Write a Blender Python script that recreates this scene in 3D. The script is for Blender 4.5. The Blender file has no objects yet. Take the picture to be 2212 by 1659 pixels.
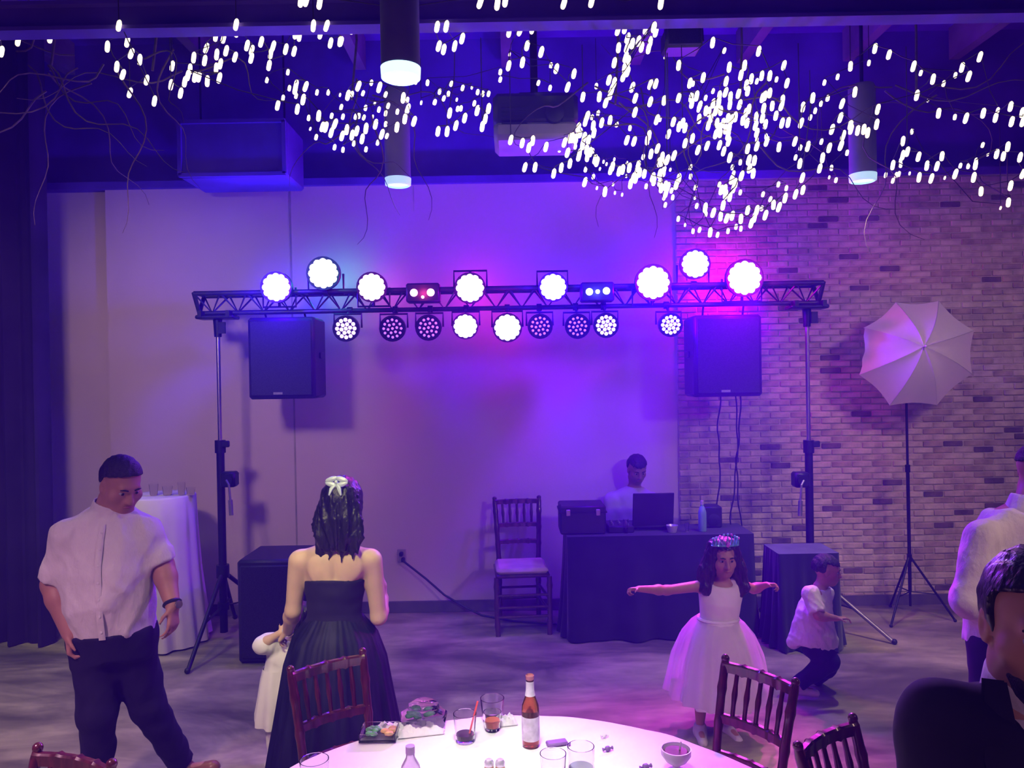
import bpy, math, random
import numpy as np
from mathutils import Vector, Matrix

# ------------------------------------------------------------------ camera, world, lights
scene = bpy.context.scene
COL = scene.collection
FPX, CX, CY = 1662.0, 1106.0, 829.5          # photograph treated as 2212 x 1659
CH, PITCH, ROLL = 2.05, 0.5, -1.0

cam_data = bpy.data.cameras.new('camera')
cam_data.sensor_fit = 'HORIZONTAL'
cam_data.sensor_width = 36.0
cam_data.lens = FPX / 2212.0 * 36.0
cam_data.clip_start = 0.05
camera = bpy.data.objects.new('camera', cam_data)
COL.objects.link(camera)
camera.location = (0, 0, CH)
CAMROT = Matrix.Rotation(math.radians(90 - PITCH), 3, 'X') @ Matrix.Rotation(math.radians(ROLL), 3, 'Z')
camera.rotation_euler = CAMROT.to_euler()
scene.camera = camera

world = bpy.data.worlds.new('world'); scene.world = world
world.use_nodes = True
wn = world.node_tree.nodes
wn['Background'].inputs[0].default_value = (0, 0, 0, 1)
wn['Background'].inputs[1].default_value = 0.0
HAZE = wn.new('ShaderNodeVolumeScatter')      # added haze, tinted blue to carry lamp glow and a blue veil
HAZE.inputs['Color'].default_value = (0.13, 0.02, 1.0, 1)
HAZE.inputs['Density'].default_value = 0.034
HAZE.inputs['Anisotropy'].default_value = 0.35
world.node_tree.links.new(HAZE.outputs[0], wn['World Output'].inputs['Volume'])

vs = scene.view_settings
vs.view_transform = 'Standard'; vs.look = 'None'; vs.gamma = 1.0
vs.use_curve_mapping = False
vs.exposure = 0.0
scene.cycles.use_denoising = True
scene.cycles.max_bounces = 6
scene.cycles.diffuse_bounces = 2
scene.cycles.glossy_bounces = 2
scene.cycles.transmission_bounces = 6
scene.cycles.use_adaptive_sampling = True
scene.cycles.adaptive_threshold = 0.11
scene.cycles.adaptive_min_samples = 16
scene.cycles.volume_bounces = 0
scene.cycles.transparent_max_bounces = 12
scene.cycles.sample_clamp_indirect = 4.0

def light(name, kind, loc, energy, color, radius=0.05, target=None, size=60, blend=0.6, parent=None, org=None):
    d = bpy.data.lights.new(name, kind)
    d.energy = energy; d.color = color; d.shadow_soft_size = radius
    if kind == 'SPOT':
        d.spot_size = math.radians(size); d.spot_blend = blend
    o = bpy.data.objects.new(name, d); COL.objects.link(o)
    if parent is not None:
        o.parent = parent; o.location = Vector(loc) - Vector(org)
    else:
        o.location = loc
    if target is not None:
        o.rotation_euler = (Vector(target) - Vector(loc)).to_track_quat('-Z', 'Y').to_euler()
    return o

# ------------------------------------------------------------------ helpers
def ray(px, py):
    return CAMROT @ Vector(((px - CX) / FPX, -(py - CY) / FPX, -1.0))
def P(px, py, d):
    """point of the hall seen at a photo pixel, at distance d (world Y) from the photographer"""
    r = ray(px, py); return Vector((0, 0, CH)) + r * (d / r.y)
def G(px, py, z=0.0):
    """point on the horizontal plane z under a photo pixel"""
    r = ray(px, py); return Vector((0, 0, CH)) + r * ((z - CH) / r.z)

ORG = {}
def props(o, label=None, cat=None, group=None, kind=None):
    if label: o['label'] = label
    if cat: o['category'] = cat
    if group: o['group'] = group
    if kind: o['kind'] = kind
    return o
def thing(name, label, cat, loc, group=None, rz=0.0):
    o = bpy.data.objects.new(name, None); COL.objects.link(o)
    o.empty_display_size = 0.1
    o.location = loc; o.rotation_euler = (0, 0, rz)
    ORG[o.name] = Vector(loc)
    return props(o, label, cat, group)
def copy_tree(o, parent=None):
    c = o.copy(); COL.objects.link(c); c.parent = parent
    for ch in list(o.children): copy_tree(ch, c)
    return c

def perp(d):
    d = Vector(d).normalized()
    a = Vector((0, 0, 1)) if abs(d.z) < 0.9 else Vector((1, 0, 0))
    u = d.cross(a).normalized(); return u, d.cross(u).normalized()

class MB:
    def __init__(s): s.v = []; s.f = []; s.m = []; s.mi = 0
    def add(s, vs_, fs_):
        n = len(s.v); s.v += [tuple(x) for x in vs_]
        s.f += [tuple(i + n for i in f) for f in fs_]; s.m += [s.mi] * len(fs_); return s
    def box(s, c, size, rot=None, bevel=0.0):
        c = Vector(c); hx, hy, hz = [k / 2 for k in size]
        R = rot if rot is not None else Matrix.Identity(3)
        if bevel <= 0:
            pts = [(x, y, z) for z in (-hz, hz) for y in (-hy, hy) for x in (-hx, hx)]
            s.add([c + R @ Vector(p) for p in pts], [(0, 2, 3, 1), (4, 5, 7, 6), (0, 1, 5, 4), (2, 6, 7, 3), (0, 4, 6, 2), (1, 3, 7, 5)])
        else:
            b = min(bevel, hx * .99, hy * .99, hz * .99); pts = []
            for sx in (-1, 1):
                for sy in (-1, 1):
                    for sz in (-1, 1):
                        pts += [(sx * hx, sy * (hy - b), sz * (hz - b)), (sx * (hx - b), sy * hy, sz * (hz - b)), (sx * (hx - b), sy * (hy - b), sz * hz)]
            idx = lambda sx, sy, sz, k: ((sx > 0) * 4 + (sy > 0) * 2 + (sz > 0)) * 3 + k
            F = []
            for k in range(3):
                a, b2 = [(1, 2), (0, 2), (0, 1)][k]
                for sg in (-1, 1):
                    q = []
                    for (p, r) in ((-1, -1), (1, -1), (1, 1), (-1, 1)):
                        t = [0, 0, 0]; t[k] = sg; t[a] = p; t[b2] = r; q.append(idx(*t, k))
                    F.append(tuple(q))
            for k in range(3):
                a, b2 = [(1, 2), (0, 2), (0, 1)][k]
                for p in (-1, 1):
                    for r in (-1, 1):
                        t1 = [0, 0, 0]; t2 = [0, 0, 0]
                        t1[k] = -1; t2[k] = 1; t1[a] = t2[a] = p; t1[b2] = t2[b2] = r
                        F.append((idx(*t1, a), idx(*t2, a), idx(*t2, b2), idx(*t1, b2)))
            for sx in (-1, 1):
                for sy in (-1, 1):
                    for sz in (-1, 1): F.append(tuple(idx(sx, sy, sz, k) for k in range(3)))
            # orient outward
            out = []
            for f in F:
                a_, b_, c_ = [Vector(pts[i]) for i in f[:3]]
                n = (b_ - a_).cross(c_ - a_); mid = sum((Vector(pts[i]) for i in f), Vector()) / len(f)
                out.append(f if n.dot(mid) > 0 else f[::-1])
            s.add([c + R @ Vector(p) for p in pts], out)
        return s
    def cyl(s, a, b, r1, r2=None, n=14, caps=True):
        r2 = r1 if r2 is None else r2
        return s.tube([a, b], [r1, r2], n, caps)
    def tube(s, path, r, n=8, caps=True, closed=False):
        path = [Vector(p) for p in path]; m = len(path)
        if not isinstance(r, (list, tuple)): r = [r] * m
        V = []; u = None
        for i in range(m):
            if closed: d = path[(i + 1) % m] - path[i - 1]
            else: d = path[min(i + 1, m - 1)] - path[max(i - 1, 0)]
            d = d.normalized() if d.length > 1e-9 else Vector((0, 0, 1))
            if u is None: u, w = perp(d)
            else:
                u = u - d * u.dot(d)
                u = u.normalized() if u.length > 1e-6 else perp(d)[0]
                w = d.cross(u)
            for k in range(n):
                t = 2 * math.pi * k / n
                V.append(path[i] + (u * math.cos(t) + w * math.sin(t)) * r[i])
        F = []
        for i in range(m if closed else m - 1):
            j = (i + 1) % m
            for k in range(n):
                F.append((i * n + k, i * n + (k + 1) % n, j * n + (k + 1) % n, j * n + k))
        if caps and not closed:
            F.append(tuple(range(n - 1, -1, -1))); F.append(tuple((m - 1) * n + k for k in range(n)))
        return s.add(V, F)
    def lathe(s, prof, c=(0, 0, 0), ax=(0, 0, 1), n=20, caps=True, fold=None):
        """prof: list of (radius, height) along axis ax from c"""
        c = Vector(c); ax = Vector(ax).normalized(); u, w = perp(ax)
        V = []; m = len(prof)
        for i, (r, h) in enumerate(prof):
            for k in range(n):
                t = 2 * math.pi * k / n
                rr = r if fold is None else r * (1 + fold(t, i / (m - 1)))
                V.append(c + ax * h + (u * math.cos(t) + w * math.sin(t)) * rr)
        F = []
        for i in range(m - 1):
            for k in range(n):
                F.append((i * n + k, i * n + (k + 1) % n, (i + 1) * n + (k + 1) % n, (i + 1) * n + k))
        if caps:
            F.append(tuple(range(n - 1, -1, -1))); F.append(tuple((m - 1) * n + k for k in range(n)))
        return s.add(V, F)
    def ball(s, c, r, n=12, m=8, scale=(1, 1, 1), rot=None):
        c = Vector(c); V = []; F = []
        R = rot if rot is not None else Matrix.Identity(3)
        for i in range(1, m):
            a = math.pi * i / m
            for k in range(n):
                t = 2 * math.pi * k / n
                V.append(c + R @ Vector((r * scale[0] * math.sin(a) * math.cos(t), r * scale[1] * math.sin(a) * math.sin(t), r * scale[2] * math.cos(a))))
        V.append(c + R @ Vector((0, 0, r * scale[2]))); V.append(c + R @ Vector((0, 0, -r * scale[2])))
        T, B = len(V) - 2, len(V) - 1
        for i in range(m - 2):
            for k in range(n):
                F.append((i * n + k, (i + 1) * n + k, (i + 1) * n + (k + 1) % n, i * n + (k + 1) % n))
        for k in range(n):
            F.append((T, k, (k + 1) % n)); F.append((B, (m - 2) * n + (k + 1) % n, (m - 2) * n + k))
        return s.add(V, F)
    def build(s, name, mat, parent=None, origin=None, smooth=True, angle=0.7):
        me = bpy.data.meshes.new(name)
        V = np.array(s.v, dtype=np.float64)
        if parent is not None: o_ = ORG[parent.name]
        elif origin is not None: o_ = Vector(origin)
        else:
            lo = V.min(0); hi = V.max(0); o_ = Vector(((lo[0] + hi[0]) / 2, (lo[1] + hi[1]) / 2, lo[2]))
        V = V - np.array(o_)
        me.from_pydata(V.tolist(), [], s.f)
        for mm in (mat if isinstance(mat, (list, tuple)) else [mat]): me.materials.append(mm)
        if len(me.materials) > 1: me.polygons.foreach_set('material_index', s.m)
        if smooth:
            me.polygons.foreach_set('use_smooth', [True] * len(me.polygons))
            me.set_sharp_from_angle(angle=angle)
        me.update()
        o = bpy.data.objects.new(name, me); COL.objects.link(o)
        if parent is not None: o.parent = parent
        else: o.location = o_
        ORG[o.name] = o_
        return o

# ------------------------------------------------------------------ procedural materials
def mat(name, color, rough=0.6, metal=0.0, var=0.15, scale=6.0, bump=0.0, bscale=40.0, trans=0.0, ior=1.45, coat=0.0,
        color2=None, bdist=0.01, sheen=0.0, alpha=1.0, spec=0.5, sss=0.0, stretch=None):
    m = bpy.data.materials.new(name); m.use_nodes = True
    nt = m.node_tree; b = nt.nodes['Principled BSDF']
    tc = nt.nodes.new('ShaderNodeTexCoord')
    src = tc.outputs['Object']
    if stretch:
        mp = nt.nodes.new('ShaderNodeMapping'); mp.inputs['Scale'].default_value = stretch
        nt.links.new(src, mp.inputs[0]); src = mp.outputs[0]
    nz = nt.nodes.new('ShaderNodeTexNoise'); nz.inputs['Scale'].default_value = scale; nz.inputs['Detail'].default_value = 4
    nt.links.new(src, nz.inputs['Vector'])
    rp = nt.nodes.new('ShaderNodeValToRGB')
    c1 = color; c2 = color2 if color2 else tuple(min(1, k * (1 + var)) for k in color)
    c1 = color if color2 else tuple(k * (1 - var) for k in color)
    rp.color_ramp.elements[0].color = (*c1, 1); rp.color_ramp.elements[1].color = (*c2, 1)
    rp.color_ramp.elements[0].position = 0.35; rp.color_ramp.elements[1].position = 0.65
    nt.links.new(nz.outputs['Fac'], rp.inputs[0]); nt.links.new(rp.outputs[0], b.inputs['Base Color'])
    b.inputs['Roughness'].default_value = rough; b.inputs['Metallic'].default_value = metal
    b.inputs['Transmission Weight'].default_value = trans; b.inputs['IOR'].default_value = ior
    b.inputs['Coat Weight'].default_value = coat; b.inputs['Sheen Weight'].default_value = sheen
    b.inputs['Alpha'].default_value = alpha; b.inputs['Specular IOR Level'].default_value = spec
    if sss > 0:
        b.inputs['Subsurface Weight'].default_value = sss; b.inputs['Subsurface Radius'].default_value = (0.01, 0.004, 0.002)
    if bump > 0:
        n2 = nt.nodes.new('ShaderNodeTexNoise'); n2.inputs['Scale'].default_value = bscale; n2.inputs['Detail'].default_value = 6
        nt.links.new(src, n2.inputs['Vector'])
        bp = nt.nodes.new('ShaderNodeBump'); bp.inputs['Strength'].default_value = bump; bp.inputs['Distance'].default_value = bdist
        nt.links.new(n2.outputs['Fac'], bp.inputs['Height']); nt.links.new(bp.outputs[0], b.inputs['Normal'])
    return m
def emit(name, color, strength, sample=False):
    m = bpy.data.materials.new(name); m.use_nodes = True
    nt = m.node_tree; b = nt.nodes['Principled BSDF']
    b.inputs['Base Color'].default_value = (*color, 1)
    b.inputs['Emission Color'].default_value = (*color, 1); b.inputs['Emission Strength'].default_value = strength
    try: m.cycles.emission_sampling = 'AUTO' if sample else 'NONE'
    except Exception: pass
    return m
def sheer(name, color, opacity=0.35, back=0.5):
    """thin cloth: translucent + diffuse, partly open weave"""
    m = bpy.data.materials.new(name); m.use_nodes = True
    nt = m.node_tree; nt.nodes.clear()
    out = nt.nodes.new('ShaderNodeOutputMaterial')
    d = nt.nodes.new('ShaderNodeBsdfDiffuse'); t = nt.nodes.new('ShaderNodeBsdfTranslucent'); tr = nt.nodes.new('ShaderNodeBsdfTransparent')
    nz = nt.nodes.new('ShaderNodeTexNoise'); nz.inputs['Scale'].default_value = 14
    rp = nt.nodes.new('ShaderNodeValToRGB')
    rp.color_ramp.elements[0].color = (*[k * .9 for k in color], 1); rp.color_ramp.elements[1].color = (*color, 1)
    nt.links.new(nz.outputs['Fac'], rp.inputs[0])
    for n in (d, t): nt.links.new(rp.outputs[0], n.inputs['Color'])
    a = nt.nodes.new('ShaderNodeMixShader'); a.inputs[0].default_value = back
    nt.links.new(d.outputs[0], a.inputs[1]); nt.links.new(t.outputs[0], a.inputs[2])
    c = nt.nodes.new('ShaderNodeMixShader'); c.inputs[0].default_value = opacity
    nt.links.new(tr.outputs[0], c.inputs[1]); nt.links.new(a.outputs[0], c.inputs[2])
    nt.links.new(c.outputs[0], out.inputs[0])
    return m
# ------------------------------------------------------------------ materials of the hall
rnd = random.Random(7)
M = {}
M['blue_glow_paint'] = mat('blue_glow_paint', (0.10, 0.055, 0.38), 0.75, var=0.3, scale=1.5)  # blue stage glow is put into the colour of this dark paint
M['joist'] = mat('joist', (0.16, 0.15, 0.19), 0.7, var=0.3, scale=2)
M['drape'] = mat('drape_cloth', (0.016, 0.010, 0.04), 0.95, var=0.3, scale=3)
M['plaster'] = mat('plaster', (0.60, 0.49, 0.54), 0.85, var=0.04, scale=0.8, bump=0.08, bscale=60)
M['mortar'] = mat('mortar', (0.50, 0.44, 0.39), 0.95, var=0.15, scale=8, bump=0.3, bscale=50)
M['base'] = mat('baseboard_paint', (0.10, 0.085, 0.09), 0.7)
M['black_metal'] = mat('black_metal', (0.02, 0.02, 0.025), 0.45, 0.6, var=0.2)
M['truss_metal'] = mat('truss_metal', (0.06, 0.06, 0.08), 0.4, 0.7, var=0.2)
M['steel'] = mat('brushed_steel', (0.62, 0.6, 0.6), 0.3, 1.0, var=0.08, stretch=(1, 1, 0.05), scale=40)
M['grey_metal'] = mat('grey_metal', (0.30, 0.30, 0.34), 0.4, 0.8)
M['black_plastic'] = mat('black_plastic', (0.015, 0.015, 0.02), 0.5, var=0.2)
M['grille'] = mat('speaker_grille', (0.02, 0.02, 0.03), 0.6, 0.3, var=0.5, scale=300)
M['black_cloth'] = mat('black_tablecloth', (0.012, 0.011, 0.02), 0.95, var=0.3, scale=4, sheen=0.15)
M['white_cloth'] = mat('white_tablecloth', (0.80, 0.79, 0.78), 0.8, var=0.03, scale=5, bump=0.05, bscale=200)
M['wire'] = mat('dark_wire', (0.03, 0.022, 0.02), 0.7)
M['twig'] = mat('dry_twig', (0.10, 0.07, 0.07), 0.9, var=0.3, scale=20)
M['mahogany'] = mat('mahogany_wood', (0.085, 0.016, 0.016), 0.28, var=0.35, scale=10, stretch=(6, 6, 1), coat=0.5)
M['dark_wood'] = mat('dark_chair_wood', (0.06, 0.02, 0.03), 0.3, var=0.3, scale=10, stretch=(6, 6, 1), coat=0.5)
M['seat_pad'] = mat('seat_pad', (0.50, 0.42, 0.40), 0.8)
M['umbrella'] = sheer('umbrella_nylon', (0.92, 0.92, 0.92), 0.97, 0.35)
M['glass'] = mat('clear_glass', (0.95, 0.95, 0.97), 0.03, trans=1.0, ior=1.3, var=0.01)
M['amber'] = mat('amber_glass', (0.35, 0.12, 0.03), 0.06, trans=0.85, ior=1.4, var=0.05)
M['ring'] = emit('lamp_lens', (0.55, 0.82, 1.0), 1.6)
M['ring_dim'] = emit('lamp_lens_dim', (0.5, 0.75, 1.0), 0.75)
M['ring_hot'] = emit('lamp_glow', (0.92, 0.97, 1.0), 3.0)
M['bulb'] = emit('bulb_glow', (1.0, 0.86, 0.55), 2.2)

# concrete floor: mottled stain, polished
def floor_mat():
    m = bpy.data.materials.new('stained_concrete'); m.use_nodes = True
    nt = m.node_tree; b = nt.nodes['Principled BSDF']
    tc = nt.nodes.new('ShaderNodeTexCoord')
    n1 = nt.nodes.new('ShaderNodeTexNoise'); n1.inputs['Scale'].default_value = 1.1; n1.inputs['Detail'].default_value = 7; n1.inputs['Roughness'].default_value = 0.62; n1.inputs['Distortion'].default_value = 0.8
    n2 = nt.nodes.new('ShaderNodeTexNoise'); n2.inputs['Scale'].default_value = 6; n2.inputs['Detail'].default_value = 8
    mp = nt.nodes.new('ShaderNodeMapping'); mp.inputs['Scale'].default_value = (0.7, 1.7, 1); nt.links.new(tc.outputs['Object'], mp.inputs[0])
    for n in (n1, n2): nt.links.new(mp.outputs[0], n.inputs['Vector'])
    r1 = nt.nodes.new('ShaderNodeValToRGB'); e = r1.color_ramp.elements
    e[0].position = 0.36; e[0].color = (0.13, 0.118, 0.075, 1)
    e[1].position = 0.66; e[1].color = (0.50, 0.465, 0.28, 1)
    nt.links.new(n1.outputs['Fac'], r1.inputs[0])
    r2 = nt.nodes.new('ShaderNodeValToRGB'); e = r2.color_ramp.elements
    e[0].position = 0.3; e[0].color = (0.6, 0.6, 0.6, 1); e[1].position = 0.7; e[1].color = (1, 1, 1, 1)
    nt.links.new(n2.outputs['Fac'], r2.inputs[0])
    mx = nt.nodes.new('ShaderNodeMix'); mx.data_type = 'RGBA'; mx.blend_type = 'MULTIPLY'; mx.inputs[0].default_value = 1
    nt.links.new(r1.outputs[0], mx.inputs[6]); nt.links.new(r2.outputs[0], mx.inputs[7])
    nt.links.new(mx.outputs[2], b.inputs['Base Color'])
    r3 = nt.nodes.new('ShaderNodeValToRGB'); e = r3.color_ramp.elements
    e[0].color = (0.22, 0.22, 0.22, 1); e[1].color = (0.48, 0.48, 0.48, 1)
    nt.links.new(n2.outputs['Fac'], r3.inputs[0]); nt.links.new(r3.outputs[0], b.inputs['Roughness'])
    bp = nt.nodes.new('ShaderNodeBump'); bp.inputs['Strength'].default_value = 0.06; bp.inputs['Distance'].default_value = 0.02
    nt.links.new(n2.outputs['Fac'], bp.inputs['Height']); nt.links.new(bp.outputs[0], b.inputs['Normal'])
    return m
M['floor'] = floor_mat()
M['brick_a'] = mat('brick_whitewashed', (0.50, 0.42, 0.36), 0.92, var=0.22, scale=9, bump=0.4, bscale=45)
M['brick_b'] = mat('brick_tan', (0.40, 0.31, 0.26), 0.92, var=0.25, scale=9, bump=0.4, bscale=45)
M['brick_c'] = mat('brick_pale', (0.57, 0.49, 0.43), 0.92, var=0.18, scale=9, bump=0.4, bscale=45)
M['brick_d'] = mat('brick_dark', (0.15, 0.10, 0.10), 0.9, var=0.3, scale=9, bump=0.4, bscale=45)

# ------------------------------------------------------------------ the hall
WY = 6.75            # face of the stage wall
WT = 3.75            # its top
XL, XR, YB, YF, ZC = -6.2, 7.0, -5.0, 6.95, 5.1
def struct(mb, name, m, parent=None, **k):
    o = mb.build(name, m, parent, **k)
    o['kind'] = 'structure'
    return o
struct(MB().box(((XL + XR) / 2, (YB + YF) / 2, -0.05), (XR - XL, YF - YB, 0.1)), 'floor', M['floor'], smooth=False)
ceil = struct(MB().box(((XL + XR) / 2, (YB + YF) / 2, ZC + 0.05), (XR - XL, YF - YB, 0.1)), 'ceiling', M['blue_glow_paint'], smooth=False)
struct(MB().box((XL - 0.05, (YB + YF) / 2, ZC / 2), (0.1, YF - YB, ZC)), 'wall_left', M['blue_glow_paint'], smooth=False)
struct(MB().box((XR + 0.05, (YB + YF) / 2, ZC / 2), (0.1, YF - YB, ZC)), 'wall_right', M['blue_glow_paint'], smooth=False)
struct(MB().box(((XL + XR) / 2, YF + 0.05, ZC / 2), (XR - XL, 0.1, ZC)), 'wall_upper', M['blue_glow_paint'], smooth=False)
struct(MB().box(((XL + XR) / 2, YB - 0.05, ZC / 2), (XR - XL, 0.1, ZC)), 'wall_behind', M['plaster'], smooth=False)
# joists under the ceiling, running away from the photographer
for i, x in enumerate([-5.2, -3.9, -2.6, -1.3, 0.0, 1.15, 2.1, 3.05, 4.0, 4.95, 5.9]):
    b = MB().box((x, (0.5 + YF) / 2, ZC - 0.14), (0.09, YF - 0.6, 0.28))
    o = b.build('joist', M['joist'], ceil, smooth=False)
# cross beam that the lights hang from
bz = (P(1106, 14, 4.0).z + P(1106, 55, 4.0).z) / 2
bm = MB(); bm.box((0.4, 4.0, bz + .02), (XR - XL - 0.4, 0.03, 0.13)); bm.box((0.4, 4.0, bz + .085), (XR - XL - 0.4, 0.11, 0.02)); bm.box((0.4, 4.0, bz - .045), (XR - XL - 0.4, 0.11, 0.02))
for x in (-5, -1.7, 1.6, 4.9): bm.cyl((x, 4.0, bz + .08), (x, 4.0, ZC), 0.012)
struct(bm, 'trim_1', M['blue_glow_paint'])

# stage wall: plaster part
xb = P(1462, 760, WY).x                       # where the brick begins
xl = P(118, 700, WY).x - 0.5
xs = P(632, 700, WY).x                        # panel joint
x2 = P(233, 700, WY).x                        # edge of the recessed left strip
wall = struct(MB().box(((x2 + xb) / 2, WY + 0.1, WT / 2), (xb - x2, 0.2, WT)), 'wall_back', M['plaster'], smooth=False)
w2 = MB().box(((xl + x2) / 2, WY + 0.13, WT / 2), (x2 - xl, 0.12, WT)); o = w2.build('recess_strip', M['plaster'], wall, smooth=False)
jt = MB().box((xs, WY - 0.001, WT / 2), (0.014, 0.006, WT - 0.02)); jt.build('panel_joint', mat('joint_trim', (0.32, 0.29, 0.28), 0.8), wall, smooth=False)
jt = MB().box((P(895, 500, WY).x, WY - 0.001, WT - 0.12), (0.008, 0.005, 0.22)); jt.build('panel_joint', mat('joint_trim2', (0.45, 0.40, 0.38), 0.8), wall, smooth=False)
struct(MB().box(((xl + xb) / 2, WY - 0.008, 0.05), (xb - xl, 0.02, 0.1), bevel=0.004), 'baseboard_back', M['base'])
struct(MB().box(((xl + XR) / 2, WY + 0.07, WT + 0.03), (XR - xl, 0.24, 0.06)), 'trim_2', M['blue_glow_paint'], smooth=False)
# stage wall: brick part, every brick proud of the mortar
BX, BH, GAP = 0.178, 0.055, 0.009
bw = struct(MB().box(((xb + XR) / 2, WY + 0.086, WT / 2), (XR - xb, 0.2, WT)), 'wall_brick', M['mortar'], smooth=False)
protos = []
for key in 'abcd':
    mb = MB().box((0, 0, 0), (BX - GAP, 0.06, BH - GAP), bevel=0.006)
    me_o = mb.build('brick_proto', M['brick_' + key], None, origin=(0, 0, 0), smooth=False)
    protos.append(me_o.data); bpy.data.objects.remove(me_o)
hb = MB().box((0, 0, 0), (BX / 2 - GAP, 0.06, BH - GAP), bevel=0.006)
cells = []
rows = int(WT / BH)
for r in range(rows):
    z = (r + 0.5) * BH
    x = xb + (0 if r % 2 else -BX / 2)
    while x < XR:
        x0, x1 = max(x, xb), min(x + BX, XR)
        if x1 - x0 > 0.05:
            q = rnd.random()
            k = 3 if q < 0.045 else (1 if q < 0.33 else (2 if q < 0.55 else 0))
            cells.append(((x0 + x1) / 2, z, x1 - x0, k, rnd.uniform(-0.006, 0.006)))
        x += BX
def pix(p):
    q = CAMROT.transposed() @ (Vector(p) - Vector((0, 0, CH)))
    return CX + FPX * q.x / -q.z, CY - FPX * q.y / -q.z
def seen(c):
    u, v = pix((c[0], WY, c[1]))
    if not (1500 < u < 2200 and 420 < v < 1290) or abs(c[2] - BX) > 0.01: return 1e9
    if ((u - 1985) ** 2 + (v - 765) ** 2) < 150 ** 2 or (1480 < u < 1650 and 670 < v < 860) or (u > 2030 and v > 1000): return 1e8
    return abs(u - 1880) + abs(v - 840) * 0.8
cells.sort(key=seen)
rest = MB()
for i, (x, z, w, k, dy) in enumerate(cells):
    if i < 300:
        o = bpy.data.objects.new('brick', protos[k]); COL.objects.link(o)
        o.parent = bw; o.location = Vector((x, WY + 0.005 + dy, z)) - ORG[bw.name]
    else:
        rest.mi = k
        rest.box((x, WY + 0.005 + dy, z), (w - GAP, 0.06, BH - GAP), bevel=0.005)
o = rest.build('brick_field', [M['brick_' + k] for k in 'abcd'], bw, smooth=False); o['kind'] = 'stuff'
struct(MB().box(((xb + XR) / 2, WY - 0.035, 0.045), (XR - xb, 0.02, 0.09)), 'baseboard_brick', M['base'], smooth=False)

# black stage drapes on the left, gathered in folds
def drape(name, x0, x1, y, z0, z1, label, seed):
    r = random.Random(seed); mb = MB(); n = int((x1 - x0) / 0.02)
    ph = [r.uniform(0, 6.28) for _ in range(4)]
    V = []; zs = [z0, z0 + .4, (z0 + z1) / 2, z1 - .3, z1]
    for j, z in enumerate(zs):
        for i in range(n + 1):
            x = x0 + (x1 - x0) * i / n
            a = 0.05 * math.sin(x * 26 + ph[0] + 0.4 * math.sin(j + ph[3])) + 0.03 * math.sin(x * 47 + ph[1]) + 0.02 * math.sin(x * 11 + ph[2])
            V.append((x, y + a * (1.1 - 0.1 * j), z))
    m = len(V); V += [(x, yy + 0.02, z) for (x, yy, z) in V]
    F = []
    for j in range(len(zs) - 1):
        for i in range(n):
            a = j * (n + 1) + i
            F.append((a, a + 1, a + n + 2, a + n + 1)); F.append((m + a, m + a + n + 1, m + a + n + 2, m + a + 1))
    mb.add(V, F)
    o = mb.build(name, M['drape']); props(o, label, 'curtain'); return o
xd = P(118, 1100, 6.1).x
drape('stage_curtain', xd - 1.1, xd - 0.02, 6.08, 0.01, ZC - 0.3, 'floor-length black stage curtain beside the plaster wall', 3)
drape('side_curtain', XL + 0.2, xd - 1.0, 5.3, 0.01, ZC - 0.3, 'black curtain at the far left edge, in front of the other curtain', 5)
# ------------------------------------------------------------------ lighting truss with its stands
TY = 6.1
zt, zb = P(1106, 622, TY).z - 0.01, P(1106, 662, TY).z - 0.01
tx0, tx1 = P(428, 645, TY).x, P(1770, 620, TY).x
truss = thing('lighting_truss', 'black lighting truss spanning the stage between two crank stands', 'truss', ((tx0 + tx1) / 2, TY, zb))
for nm, y, z in (('chord', TY - .08, zt), ('chord', TY + .12, zt), ('chord', TY + .02, zb)):
    MB().cyl((tx0, y, z), (tx1, y, z), 0.019, n=10).build(nm, M['truss_metal'], truss)
n = 24
for i in range(n):
    xa = tx0 + (tx1 - tx0) * i / n; xc = tx0 + (tx1 - tx0) * (i + .5) / n; xe = tx0 + (tx1 - tx0) * (i + 1) / n
    b = MB()
    b.tube([(xa, TY - .08, zt), (xc, TY + .02, zb), (xe, TY - .08, zt)], 0.008, 6)
    b.tube([(xa, TY + .12, zt), (xc, TY + .02, zb), (xe, TY + .12, zt)], 0.008, 6)
    b.cyl((xa, TY - .08, zt), (xe, TY + .12, zt), 0.007, n=6)
    b.build('lacing', M['truss_metal'], truss)
for x in (tx0, tx1):
    b = MB(); b.tube([(x, TY - .08, zt), (x, TY + .12, zt), (x, TY + .02, zb)], 0.018, 8, closed=True); b.build('end_frame', M['truss_metal'], truss)

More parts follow.
